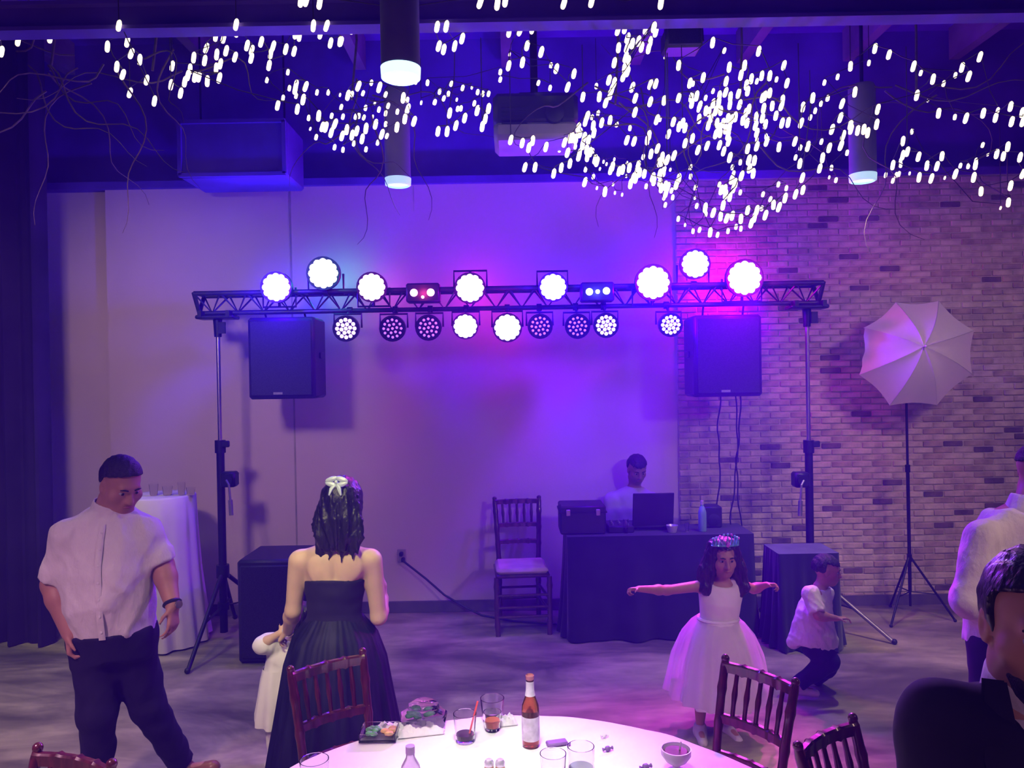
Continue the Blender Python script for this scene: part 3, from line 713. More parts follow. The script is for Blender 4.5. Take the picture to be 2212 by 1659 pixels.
twigs(110, 190, 4.6, 9, .55, 'curly dry twig bundle hanging at the upper left, without lights', 1)
twigs(330, 190, 4.5, 6, .5, 'curly dry twig bundle inside the V of string light', 2)
twigs(760, 250, 4.9, 6, .5, 'curly dry twig bundle in the bowl of lights under the nearest downlight', 3)
twigs(1330, 260, 4.8, 6, .5, 'curly dry twig bundle right of the projector', 4)
twigs(1600, 260, 4.8, 9, .55, 'curly dry twig bundle in the thick tangle of lights', 5)
twigs(1980, 240, 4.9, 6, .6, 'curly dry twig bundle among the sparse lights at the right', 6)
# ------------------------------------------------------------------ chiavari chairs
def make_chair(m, pad, label):
    """built at the origin, facing -Y (front), back at +Y"""
    t = thing('chiavari_chair', label, 'chair', (0, 0, 0), 'chiavari chairs')
    W, Wf, D, SH, H = .130, .165, .19, .455, .95
    back = lambda s, z: Vector((s * (W + .02 * max(0, (z - SH)) / .5), D + .02 + (.10 * ((z - SH) / .5) ** 1.5 if z > SH else .04 * (1 - z / SH)), z))
    def turned(path, r):
        p2, r2 = [], []
        for a_, b_ in zip(path[:-1], path[1:]):
            for s in range(4): p2.append(a_.lerp(b_, s / 4)); r2.append(r)
        p2.append(path[-1]); r2.append(r); return p2, r2
    for s in (-1, 1):
        pth = [back(s, z) for z in (0, .15, .3, SH, .55, .65, .75, .85, H)]
        p2, r2 = turned(pth, .0165)
        for i in range(len(r2)):
            if i % 5 == 3: r2[i] = .0195
        r2[-1] = .013
        leg = MB(); leg.tube(p2, r2, 10); leg.ball(pth[-1] + Vector((0, 0, .004)), .016, 10, 6); leg.build('back_post', m, t)
        f = MB(); p2, r2 = turned([Vector((s * (Wf - .005), -D - .012, 0)), Vector((s * Wf, -D, .15)), Vector((s * Wf, -D, .3)), Vector((s * Wf, -D, SH - .02))], .016)
        for i in range(len(r2)):
            if i % 4 == 2: r2[i] = .0195
        f.tube(p2, r2, 10); f.build('leg', m, t)
    bow = lambda a_, z: Vector((a_ * abs(back(1, z).x), back(1, z).y + .025 * (1 - a_ * a_), z))
    for z, r in ((.925, .016), (.745, .0145), (.615, .0145)):
        V = []; n_ = 25
        for i in range(n_):                                   # flat rail with raised rings, like bamboo
            q = bow(-1 + 2 * i / (n_ - 1), z); g = 1.0 if i % 6 else 1.25
            hh, tt = r * 1.15 * g, r * .8 * g
            V += [q + Vector((0, -tt, -hh)), q + Vector((0, -tt, hh * .7)), q + Vector((0, -tt * .6, hh)), q + Vector((0, tt * .6, hh)), q + Vector((0, tt, hh * .7)), q + Vector((0, tt, -hh))]
        F = [(6 * i + k, 6 * i + 6 + k, 6 * i + 6 + (k + 1) % 6, 6 * i + (k + 1) % 6) for i in range(n_ - 1) for k in range(6)]
        F += [tuple(range(6)), tuple(6 * (n_ - 1) + k for k in range(5, -1, -1))]
        MB().add(V, F).build('back_rail', m, t, angle=.5)
    for k in range(5):
        a_ = -.66 + .33 * k
        MB().tube([bow(a_, .745), bow(a_, .80), bow(a_, .835), bow(a_, .87), bow(a_, .925)], [.0085, .0085, .0115, .0085, .0085], 8).build('spindle', m, t)
    b = MB(); b.box((0, .01, SH - .015), (.34, .40, .03), bevel=.012); b.build('seat', m, t)
    b = MB(); b.box((0, -.01, SH + .02), (.325, .365, .045), bevel=.02); b.build('seat_cushion', pad, t)
    for z in (.17, .27):
        for s in (-1, 1):
            MB().cyl((s * (Wf - .003), -D - .004, z), back(s, z), .010, n=8).build('stretcher', m, t)
    for z in (.14, .21, .30):
        MB().cyl((-Wf, -D - .004, z), (Wf, -D - .004, z), .010, n=8).build('stretcher', m, t)
    for z in (.16, .25): MB().cyl(back(-1, z), back(1, z), .010, n=8).build('stretcher', m, t)
    return t
c1 = make_chair(M['mahogany'], M['seat_pad'], 'mahogany chiavari chair pushed up to the table in front of the woman in black')
def place(o, pl, pr, face, back=0.0):
    """pl, pr: floor points under the two back posts; face: rough facing direction"""
    pl, pr = Vector(pl), Vector(pr); m_ = (pl + pr) / 2; d = (pr - pl); nrm = Vector((-d.y, d.x)).normalized()
    if nrm.dot(Vector(face)) < 0: nrm = -nrm
    rz = math.atan2(nrm.x, -nrm.y)          # front (-Y) turned onto nrm
    off = Vector((m_.x, m_.y)) + nrm * (.31 - back)
    o.location = (off.x, off.y, 0); o.rotation_euler = (0, 0, rz); return o
top = .95
def two(pa, pb, z=top):
    a, b = G(*pa, z), G(*pb, z); return (a.x, a.y), (b.x, b.y)
place(c1, *two((636, 1446), (775, 1411)), (1, -1))
c2 = copy_tree(c1); c2['label'] = 'mahogany chiavari chair in front of the girl, its rails lit magenta'
place(c2, *two((1553, 1437), (1682, 1482)), (-1, -1), .07)
c3 = copy_tree(c1); c3['label'] = 'chiavari chair cut by the bottom edge, left of the man in the dark suit'
place(c3, *two((1738, 1607), (1828, 1560)), (1, -1))
c4 = copy_tree(c1); c4['label'] = 'chiavari chair whose top just shows in the lower left corner'
place(c4, *two((85, 1618), (240, 1652)), (-1, -3))
c5 = make_chair(M['dark_wood'], M['seat_pad'], 'dark chiavari chair standing against the plaster wall beside the dj table')
a = G(1128, 1370); c5.location = (a.x, a.y + .18, 0); c5.rotation_euler = (0, 0, math.radians(4)); c5.scale = (1.28, 1.05, 1.06)

# ------------------------------------------------------------------ dinner table with its cloth
TX, TYY, TR, TH = -0.02, 2.015, 0.945, 0.75
t = thing('round_table', 'round folding dinner table hidden under the white cloth in the foreground', 'table', (TX, TYY, 0))
MB().lathe([(TR - .03, TH - .045), (TR - .01, TH - .04), (TR - .01, TH - .02), (TR - .03, TH - .015)], (TX, TYY, 0), n=48).build('tabletop', M['mahogany'], t)
for k in range(4):
    a_ = math.pi / 4 + k * math.pi / 2
    MB().cyl((TX + .5 * math.cos(a_), TYY + .5 * math.sin(a_), 0), (TX + .45 * math.cos(a_), TYY + .45 * math.sin(a_), TH - .05), .018).build('leg', M['grey_metal'], t)
fold = lambda th, u: (0 if u < .45 else (u - .45) * (.085 * math.sin(th * 17) + .05 * math.sin(th * 29 + 1)))
prof = [(.0004, TH), (.3, TH), (.6, TH), (.82, TH), (TR - .012, TH - .001), (TR, TH - .006), (TR + .006, TH - .02), (TR + .008, TH - .1), (TR + .012, TH - .3), (TR + .02, TH - .5), (TR + .03, .03)]
o = MB().lathe(prof, (TX, TYY, 0), n=220, caps=False, fold=fold).build('tablecloth', M['white_cloth'], angle=3)
props(o, 'floor-length white cloth over the round dinner table in the foreground', 'tablecloth')
ZT = TH + .002
def tumbler(px, py, r, h, label, drink=None, dh=.4, straw=None, r0=.78):
    p = G(px, py, ZT); t = thing('tumbler', label, 'glass', p, 'glasses on the dinner table')
    MB().lathe([(r * r0, .0), (r * (r0 + .03), .004), (r, h), (r * .94, h), (r * (r0 - .05), .010), (.001, .010)], p, n=24, caps=False).build('glass_wall', M['glass'], t)
    MB().lathe([(.001, 0), (r * r0, 0)], p, n=24, caps=False).build('glass_base', M['glass'], t)
    if drink: MB().lathe([(r * (r0 - .08), .012), (r * (r0 - .06 + (1 - r0) * dh), h * dh)], p, n=20).build('drink', drink, t)
    if straw: MB().cyl(p + Vector((r * .3, 0, .015)), p + Vector((r * 1.1, .02, h + .035)), .0035, n=8).build('straw', straw, t)
    return t
M['cola'] = mat('dark_drink', (.05, .01, .05), .1); M['orange'] = mat('orange_drink', (.55, .13, .05), .15); M['ice'] = mat('ice', (.85, .85, .9), .1, trans=.6)
M['straw'] = mat('red_straw', (.75, .1, .08), .4); M['napkin'] = mat('paper_napkin', (.75, .74, .76), .9, var=.06, bump=.3, bscale=30); M['label'] = mat('bottle_label', (.62, .60, .66), .6, var=.2, scale=30)
M['foil'] = mat('bottle_foil', (.75, .75, .78), .35, .6); M['green'] = mat('salad_green', (.12, .4, .14), .6, var=.5, scale=30); M['tan'] = mat('bread_tan', (.6, .36, .14), .7, var=.3, scale=25)
M['dark_violet'] = mat('violet_matte', (.22, .12, .35), .6); M['brown'] = mat('chocolate_dessert', (.12, .045, .03), .6, var=.3, scale=25)
tumbler(1005, 1600, .042, .098, 'clear tumbler with dark drink and a red straw, left of the beer bottle', M['cola'], .28, M['straw'])
tumbler(1064, 1576, .034, .066, 'short clear glass holding orange drink', M['orange'], .55)
tumbler(1064, 1556, .046, .085, 'empty clear glass behind the orange drink')
tumbler(680, 1712, .046, .105, 'empty clear glass nearest the left edge of the table')
tumbler(1196, 1706, .042, .115, 'clear glass in front of the beer bottle, left of the taller one', M['ice'], .45)
tumbler(1256, 1700, .043, .13, 'tall straight clear glass at the bottom centre', M['ice'], .5, None, .95)
# beer bottle
p = G(1147, 1610, ZT); t = thing('beer_bottle', 'brown glass beer bottle with white label near the far edge of the table', 'bottle', p)
MB().lathe([(.001, 0), (.028, 0), (.031, .006), (.031, .125), (.029, .145), (.018, .175), (.0145, .195), (.0135, .235)], p, n=24, caps=False).build('bottle_body', M['amber'], t)
MB().lathe([(.0316, .025), (.0316, .108)], p, n=24, caps=False).build('body_label', M['label'], t)
MB().lathe([(.0185, .178), (.0150, .195), (.0142, .228)], p, n=20, caps=False).build('neck_label', M['label'], t)
MB().lathe([(.0135, .233), (.0155, .236), (.0155, .248), (.013, .250), (.011, .244)], p, n=20).build('rim', mat('rim_glass', (.5, .2, .2), .08), t)
o = MB().box(G(1203, 1608, ZT) + Vector((0, 0, .006)), (.075, .035, .012), Matrix.Rotation(.25, 3, 'Z'), bevel=.004).build('flat_violet_piece', M['dark_violet']); props(o, 'small flat violet card lying right of the beer bottle', 'piece')  # a small flat violet block, its kind left open
# clear bottle at the bottom edge
p = G(888, 1722, ZT); t = thing('water_bottle', 'small clear bottle with narrow neck at the bottom edge of the picture', 'bottle', p)
MB().lathe([(.001, 0), (.03, 0), (.034, .005), (.034, .07), (.028, .10), (.014, .125), (.0125, .145)], p, n=24, caps=False).build('bottle_body', mat('clear_plastic', (.8, .68, .9), .1, trans=.7, ior=1.3), t)
MB().lathe([(.0145, .137), (.0145, .160), (.012, .161)], p, n=20).build('cap', mat('bottle_cap', (.35, .25, .42), .5), t)
# clamshell, wrappers, napkins
p = G(915, 1560, ZT); t = thing('clamshell_box', 'clear domed plastic food box at the far left of the table', 'food container', p)
MB().box(p + Vector((0, 0, .012)), (.17, .13, .022), bevel=.008).build('tray', M['glass'], t)
b = MB(); b.lathe([(.088, .024), (.085, .034), (.060, .045), (.056, .068), (.040, .078), (.001, .082)], p, n=18, caps=False, fold=lambda th, u: .03 * math.cos(th * 9)); b.build('domed_lid', M['glass'], t)
b = MB()
for k in range(8): b.ball(p + Vector((rnd.uniform(-.05, .02), rnd.uniform(-.03, .03), .03)), .018, 8, 6, (1, 1, .6))
b.build('salad', M['green'], t)
p = G(820, 1592, ZT); t = thing('snack_tray', 'open plastic snack tray with green and tan leftovers, at the left of the table', 'food container', p)
MB().box(p + Vector((0, 0, .006)), (.13, .10, .010), bevel=.003).build('tray', M['glass'], t)
b = MB()
for s in (-1, 1): b.box(p + Vector((s * .064, 0, .018)), (.004, .10, .03)); b.box(p + Vector((0, s * .05, .018)), (.13, .004, .03))
b.build('rim', M['glass'], t)
b = MB()
for k in range(7): b.ball(p + Vector((rnd.uniform(-.05, .0), rnd.uniform(-.03, .03), .02)), .014, 8, 6, (1, 1, .6))
b.build('greens', M['green'], t)
b = MB()
for k in range(4): b.ball(p + Vector((rnd.uniform(.02, .05), rnd.uniform(-.03, .03), .02)), .015, 8, 6, (1.2, 1, .6))
b.build('crust', M['tan'], t)
def crumple(px, py, sx, sy, sz, label, seed, rz=0.2, name='paper_napkin'):
    r = random.Random(seed); p = G(px, py, ZT); n, m_ = 18, 9; V = []; F = []
    R = Matrix.Rotation(rz, 3, 'Z'); ph = [r.uniform(0, 6.28) for _ in range(4)]
    for j in range(m_ + 1):
        for i in range(n + 1):
            a_, b_ = i / n * 2 - 1, j / m_ * 2 - 1
            e = max(0, 1 - max(abs(a_), abs(b_)) ** 4)
            z = sz * e * (.55 + .25 * math.sin(a_ * 6 + ph[0]) * math.cos(b_ * 5 + ph[1]) + .2 * math.sin(a_ * 13 + b_ * 9 + ph[2])) + .002
            V.append(p + R @ Vector((a_ * sx * (1 + .05 * math.sin(b_ * 7 + ph[3])), b_ * sy, z)))
    for j in range(m_):
        for i in range(n):
            q = j * (n + 1) + i; F.append((q, q + 1, q + n + 2, q + n + 1))
    k = len(V); V += [v - Vector((0, 0, min(.002, v.z - ZT))) for v in V]
    F += [tuple(x + k for x in f[::-1]) for f in list(F)]
    o = MB().add(V, F).build(name, M['napkin']); props(o, label, 'napkin', 'paper napkins on the dinner table')
crumple(908, 1578, .085, .05, .03, 'long crumpled white napkin in front of the clear food box', 3)
crumple(1092, 1560, .04, .035, .03, 'small crumpled white napkin behind the orange drink, near the beer bottle', 4)
crumple(845, 1578, .06, .04, .03, 'bright crumpled white napkin lying behind the snack tray', 5, -.1)
# shakers, favours, dessert
for px, lab in ((1057, 'left shaker of the small salt and pepper pair at the bottom edge'), (1081, 'right shaker of the small salt and pepper pair at the bottom edge')):
    p = G(px, 1690, ZT); t = thing('shaker', lab, 'shaker', p, 'salt and pepper shakers')
    MB().lathe([(.014, 0), (.016, .004), (.0165, .045), (.014, .055)], p, n=16).build('shaker_body', mat('shaker_glass', (.7, .5, .2), .1, trans=.5), t)
    MB().lathe([(.0155, .055), (.0155, .066), (.010, .074), (.002, .076)], p, n=16).build('shaker_cap', M['foil'], t)
for px, py, s, lab in ((1313, 1622, .016, 'tiny violet wrapped sweet lying near the middle of the table'), (1306, 1593, .012, 'tiny pale wrapped sweet near the far edge of the table'), (1395, 1662, .018, 'tiny wrapped sweet at the bottom edge left of the dessert cup')):
    p = G(px, py, ZT); b = MB(); b.box(p + Vector((0, 0, s / 2)), (s * 1.2, s, s), Matrix.Rotation(.4, 3, 'Z'), bevel=s * .25)
    for q in (-1, 1): b.cyl(p + Vector((q * s * .55, q * s * .23, s / 2)), p + Vector((q * s * 1.1, q * s * .45, s / 2)), s * .12, s * .4, 8)
    o = b.build('wrapped_sweet', M['dark_violet'] if s > .013 else M['napkin']); props(o, lab, 'sweet', 'sweets on the dinner table')
p = G(1461, 1666, ZT); t = thing('dessert_cup', 'round dessert cup with brown filling and a spoon at the right of the table', 'cup', p)
MB().lathe([(.001, 0), (.030, 0), (.028, .004), (.012, .012), (.012, .02), (.034, .035), (.048, .055), (.049, .075), (.046, .075), (.045, .056), (.03, .04), (.001, .036)], p, n=26, caps=False).build('cup_bowl', mat('cup_plastic', (.72, .66, .76), .2, trans=.4), t)
MB().lathe([(.03, .042), (.044, .058), (.036, .068), (.001, .072)], p, n=20, caps=False).build('filling', M['brown'], t)
MB().tube([p + Vector((.01, 0, .06)), p + Vector((.018, .005, .095))], .003, 6).build('spoon_handle', M['foil'], t)

# ------------------------------------------------------------------ cocktail table at the left
b0 = G(392, 1405); TC = Vector((P(350, 1300, b0.y + .22).x, b0.y + .22, 0)); htop = P(380, 1068, TC.y).z
t = thing('cocktail_table', 'tall round cocktail table hidden under a white cloth, behind the man in the white shirt', 'table', TC)
MB().lathe([(.25, htop - .03), (.265, htop - .02), (.265, htop - .006)], TC, n=32).build('tabletop', M['dark_wood'], t)
MB().cyl(TC, TC + Vector((0, 0, htop - .03)), .03).build('column', M['black_metal'], t)
MB().lathe([(.20, 0), (.20, .02), (.05, .04)], TC, n=24).build('foot_plate', M['black_metal'], t)
o = MB().lathe([(.0004, htop), (.2, htop), (.262, htop), (.270, htop - .01), (.276, htop - .2), (.295, htop * .5), (.32, .3), (.35, .015)], TC, n=120, caps=False,
     fold=lambda th, u: max(0, u - .5) * (.10 * math.sin(th * 11) + .06 * math.sin(th * 19 + 2))).build('cocktail_tablecloth', mat('ivory_cloth', (.55, .53, .56), .85, var=.04), angle=3)
props(o, 'white cloth draped to the floor over the tall cocktail table behind the man', 'tablecloth')
for px, r, h, lab in ((332, .035, .09, 'clear glass at the left of the cocktail table top'), (362, .04, .07, 'low clear glass bowl in the middle of the cocktail table top'), (392, .03, .10, 'clear stemless glass right of the low bowl on the cocktail table'), (412, .035, .06, 'small clear dish at the right edge of the cocktail table')):
    q = P(px, 1062, TC.y - .05); q.z = htop + .002
    MB_ = MB().lathe([(.001, 0), (r * .7, 0), (r * .8, .005), (r, h), (r * .94, h), (r * .72, .01), (.001, .009)], q, n=18, caps=False)
    o = MB_.build('glass_cup', M['glass']); props(o, lab, 'glass', 'glassware on the cocktail table')

# ------------------------------------------------------------------ stage floor gear
a, b_ = G(512, 1438), G(640, 1438); w = .52; h = P(560, 1212, a.y).z
c = Vector((a.x + w / 2, a.y + .28, h / 2))
t = thing('subwoofer', 'black subwoofer cabinet on the floor between the left crank stand and the woman', 'loudspeaker', (c.x, c.y, 0))
MB().box(c, (w, .5, h), bevel=.02).build('cabinet', M['black_plastic'], t)
MB().box(c + Vector((0, -.255, 0)), (w * .9, .02, h * .9), bevel=.01).build('front_grille', M['grille'], t)
for s in (-1, 1): MB().box(c + Vector((s * (w / 2 + .004), 0, .1)), (.014, .14, .08), bevel=.005).build('side_handle', M['black_metal'], t)
for sx in (-1, 1):
    for sy in (-1, 1): MB().cyl(c + Vector((sx * w * .4, sy * .2, -h / 2)), c + Vector((sx * w * .4, sy * .2, -h / 2 + .012)), .02).build('foot', M['black_plastic'], t)

def draped_table(name, x0, x1, y0, y1, h, label, clabel, topm):
    t = thing(name, label, 'table', ((x0 + x1) / 2, (y0 + y1) / 2, 0))
    MB().box(((x0 + x1) / 2, (y0 + y1) / 2, h - .02), (x1 - x0 - .02, y1 - y0 - .02, .03)).build('tabletop', M['dark_wood'], t)
    for sx in (x0 + .06, x1 - .06):
        for sy in (y0 + .06, y1 - .06): MB().cyl((sx, sy, 0), (sx, sy, h - .03), .016).build('leg', M['grey_metal'], t)
    V = []; F = []; per = []
    n = 40
    for (ax, ay, bx, by) in ((x0, y0, x1, y0), (x1, y0, x1, y1), (x1, y1, x0, y1), (x0, y1, x0, y0)):
        for i in range(n): per.append((ax + (bx - ax) * i / n, ay + (by - ay) * i / n, (by - ay), -(bx - ax)))
    N = len(per); zs = [h, h - .01, h * .6, h * .25, .012]
    for j, z in enumerate(zs):
        for i, (x, y, nx, ny) in enumerate(per):
            L = math.hypot(nx, ny); k = .006 + (0 if j < 2 else .02 * (j - 1) * (.6 + .5 * math.sin(i * .55) + .3 * math.sin(i * .9 + 1)))
            V.append((x + nx / L * k, y + ny / L * k, z if j else h + .004))
    for j in range(len(zs) - 1):
        for i in range(N): F.append((j * N + i, (j + 1) * N + i, (j + 1) * N + (i + 1) % N, j * N + (i + 1) % N))
    mb = MB(); mb.add(V, F); mb.mi = 1; mb.f.append(tuple(range(N))); mb.m.append(1)
    o = mb.build(name + 'cloth', [M['black_cloth'], topm], angle=1.2); props(o, clabel, 'tablecloth'); return h
ya = G(1400, 1382).y; hd = P(1400, 1152, ya + .1).z
xa, xe = P(1228, 1250, ya).x, P(1628, 1250, ya).x
draped_table('dj_table', xa, xe, ya, ya + .42, hd, 'long dj table hidden under a black cloth, in front of the seated disc jockey', 'black floor-length cloth over the dj table', M['black_cloth'])
ZD = hd + .006
# covered case at the left end
a, b_ = P(1198, 1088, ya + .2), P(1304, 1150, ya + .2)
t = thing('equipment_case', 'black upright equipment case on the left end of the dj table', 'case', ((a.x + b_.x) / 2, ya + .28, ZD))
hh = a.z - ZD; cx_ = (a.x + b_.x) / 2 + .02
MB().box((cx_, ya + .21, ZD + hh / 2), (b_.x - a.x - .03, .30, hh), bevel=.012).build('case_shell', M['black_plastic'], t)
MB().box((cx_, ya + .21, ZD + hh - .05), (b_.x - a.x - .015, .312, .012)).build('lid_seam', M['black_metal'], t)
for s in (-1, 1): MB().box((cx_ + s * (b_.x - a.x) * .3, ya + .052, ZD + hh - .05), (.035, .02, .05), bevel=.004).build('latch', M['grey_metal'], t)
# laptop
a, b_ = P(1366, 1064, ya + .16), P(1456, 1142, ya + .16); w = b_.x - a.x
t = thing('laptop', 'open laptop seen from behind, dark lid raised on the dj table', 'laptop', ((a.x + b_.x) / 2, ya + .2, ZD))
MB().box(((a.x + b_.x) / 2, ya + .30, ZD + .03), (w, .24, .02), bevel=.005).build('keyboard_base', M['black_plastic'], t)
MB().box(((a.x + b_.x) / 2, ya + .30, ZD + .01), (w * .8, .2, .02)).build('laptop_stand', M['black_metal'], t)
MB().box(((a.x + b_.x) / 2, ya + .16, (a.z + ZD + .03) / 2), (w, .012, a.z - ZD - .03), Matrix.Rotation(math.radians(12), 3, 'X'), bevel=.004).build('lid', M['black_plastic'], t)
scr = MB().box(((a.x + b_.x) / 2, ya + .170, (a.z + ZD + .03) / 2), (w * .92, .004, (a.z - ZD - .03) * .88), Matrix.Rotation(math.radians(12), 3, 'X')).build('screen', emit('laptop_screen', (.25, .2, .6), .4), t)
# mixer
t = thing('dj_mixer', 'flat black dj mixer left of the laptop', 'mixer', (P(1335, 1150, ya + .3).x, ya + .3, ZD)); xm = P(1335, 1150, ya + .3).x
MB().box((xm, ya + .24, ZD + .025), (.20, .28, .05), bevel=.006).build('mixer_body', M['black_plastic'], t)
for i in range(3):
    for j in range(3): MB().cyl((xm - .06 + .06 * i, ya + .16 + .07 * j, ZD + .05), (xm - .06 + .06 * i, ya + .16 + .07 * j, ZD + .068), .010, .008, 10).build('knob', M['grey_metal'], t)
for k, (px, wpx, ht, m_, nm, cat_, lab) in enumerate(((1352, 12, .11, M['glass'], 'clear_cup', 'cup', 'small clear cup beside the laptop on the dj table'), (1452, 26, .055, M['foil'], 'silver_bowl', 'bowl', 'shiny silver bowl right of the laptop'), (1484, 10, .07, M['glass'], 'clear_cup', 'cup', 'small clear cup near the right end of the dj table'))):
    q = P(px, 1150, ya + .1); r = wpx / 2 * ya / FPX
    o = MB().lathe([(.001, ZD), (r * .7, ZD), (r, ZD + ht), (r * .92, ZD + ht), (r * .6, ZD + .008), (.001, ZD + .007)], (q.x, ya + .1, 0), n=18, caps=False).build(nm, m_); props(o, lab, cat_)
q = P(1519, 1150, ya + .1); t = thing('tall_bottle', 'tall pale teal plastic bottle on the dj table left of the girl', 'bottle', (q.x, ya + .12, ZD))
MB().lathe([(.001, 0), (.03, 0), (.032, .01), (.032, .15), (.02, .19), (.012, .2), (.012, .215)], (q.x, ya + .12, ZD), n=18, caps=False).build('bottle_body', mat('teal_plastic', (.25, .5, .55), .2, trans=.4), t)
MB().lathe([(.014, .21), (.014, .24), (.011, .242)], (q.x, ya + .12, ZD), n=16).build('cap', M['foil'], t)
q = P(1538, 1150, ya + .3); h_ = P(1538, 1092, ya + .3).z - ZD
t = thing('monitor_speaker', 'small black monitor speaker at the right end of the dj table', 'loudspeaker', (q.x, ya + .32, ZD))
MB().box((q.x, ya + .32, ZD + h_ / 2), (.14, .16, h_), bevel=.01).build('cabinet', M['black_plastic'], t)
MB().lathe([(.045, 0), (.05, .006), (.02, .012)], (q.x, ya + .24, ZD + h_ * .38), (0, -1, 0), 20).build('cone', M['grille'], t)
# second draped table at the right
yb = G(1700, 1406).y; h2 = P(1700, 1194, yb + .05).z
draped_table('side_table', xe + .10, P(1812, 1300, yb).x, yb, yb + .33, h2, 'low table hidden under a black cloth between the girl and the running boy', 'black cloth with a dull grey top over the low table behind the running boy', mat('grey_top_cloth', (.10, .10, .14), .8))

# ------------------------------------------------------------------ photo umbrella on its light stand
uf = G(1967, 1335); ux, uy = uf.x, uf.y
t = thing('light_stand', 'thin black light stand carrying the white umbrella before the brick', 'stand', (ux, uy, 0))
zu = P(1958, 790, uy).z; ztop_ = P(1958, 875, uy).z
tilt = (P(1958, 880, uy).x - ux)
poleat = lambda z: Vector((ux + tilt * z / ztop_, uy, z))
MB().cyl(poleat(.22), poleat(1.25), .014).build('lower_pole', M['black_metal'], t)
MB().cyl(poleat(1.22), poleat(zu), .010).build('upper_pole', M['black_metal'], t)
for z in (1.24, .5): MB().cyl(poleat(z - .03), poleat(z + .03), .020).build('collar', M['black_metal'], t)
for k, (dx, dy) in enumerate(((-.27, -.22), (.30, -.12), (-.02, .30))):
    a, f = poleat(.52), Vector((ux + dx, uy + dy, .012))
    lg = MB().cyl(a, f, .009, n=8).build('leg', M['black_metal'], t); MB().ball(f, .014, 8, 6).build('rubber_foot', M['black_plastic'], lg)
    MB().cyl(poleat(.22), a.lerp(f, .6), .005, n=6).build('brace', M['black_metal'], lg)
MB().cyl(poleat(.10), poleat(.24), .010).build('centre_tube', M['black_metal'], t)
hub = P(1996, 748, uy - .30); axis = Vector((.10, -1, -.02)).normalized(); R = 128 * (uy - .15) / FPX
t = thing('hanging_photo_umbrella', 'white eight-panel shoot-through umbrella mounted on the light stand', 'umbrella', hub)
cen = P(1981, 762, uy - .06)
rims = [P(x, y, uy - .06 + .02 * math.cos(i)) for i, (x, y) in enumerate([(1935, 653), (2028, 650), (2104, 714), (2100, 808), (2024, 875), (1922, 876), (1856, 810), (1866, 708)])]
for k in range(8):
    r0, r1 = rims[k], rims[(k + 1) % 8]; V = []; F = []; n_, m_ = 10, 6
    for i in range(n_ + 1):
        u = i / n_
        for j in range(m_ + 1):
            s = j / m_; e = r0.lerp(r1, s)
            e = e + (cen - e) * .05 * math.sin(math.pi * s)
            q = hub.lerp(e, u); bulge = .10 * math.sin(math.pi * u * .5) * (1 - u) * 1.6
            q = q + Vector((0, -1, 0)) * bulge * (1 - .25 * math.sin(math.pi * s))
            if k == 6 and u > .4: q = q + Vector((0, -1, 0)) * .03 * (u - .4) * math.sin(s * 14)
            V.append(q)
    for i in range(n_):
        for j in range(m_): a = i * (m_ + 1) + j; F.append((a, a + 1, a + m_ + 2, a + m_ + 1))
    MB().add(V, F).build('panel', M['umbrella'], t, angle=3)
    rib = [hub.lerp(r0, u / 8) + Vector((0, -1, 0)) * (.10 * math.sin(math.pi * u / 16) * (1 - u / 8) * 1.6 - .003) for u in range(9)]
    MB().tube(rib, .0035, 5).build('rib', M['foil'], t)
MB().cyl(hub + Vector((0, -.03, 0)), (poleat(zu).x, uy + .25, zu + (hub.z - zu) * .3), .005, n=8).build('shaft', M['steel'], t)
MB().ball(hub + Vector((0, -.03, 0)), .012, 10, 6).build('ferrule', M['foil'], t)
MB().box(poleat(zu) + Vector((0, 0, .0)), (.04, .06, .06), bevel=.008).build('clamp_block', M['black_plastic'], t)

# ------------------------------------------------------------------ wall outlet and its cable
q = P(868, 1200, WY); t = thing('wall_outlet', 'small wall outlet with a plug, right of the woman', 'outlet', (q.x, WY, q.z))
MB().box((q.x, WY - .006, q.z), (.075, .012, .115), bevel=.004).build('cover_plate', mat('outlet_plate', (.35, .3, .3), .5), t)
for dz, dx in ((.02, .0), (-.03, .015)): MB().box((q.x + dx, WY - .035, q.z + dz), (.03, .05, .035), bevel=.006).build('plug', M['black_plastic'], t)
pp = [Vector((q.x + .015, WY - .06, q.z - .03))] + [P(x, y, d) for x, y, d in ((920, 1250, 6.68), (960, 1285, 6.66), (1005, 1312, 6.6))] + [G(1040, 1330) + Vector((0, -.02, .012)), G(1110, 1345) + Vector((0, 0, .012)), G(1205, 1352) + Vector((0, 0, .012))]
o = MB().tube(pp, .009, 6).build('power_cord', M['black_plastic']); props(o, 'black power cord running from the wall outlet along the floor to the chair', 'cable')
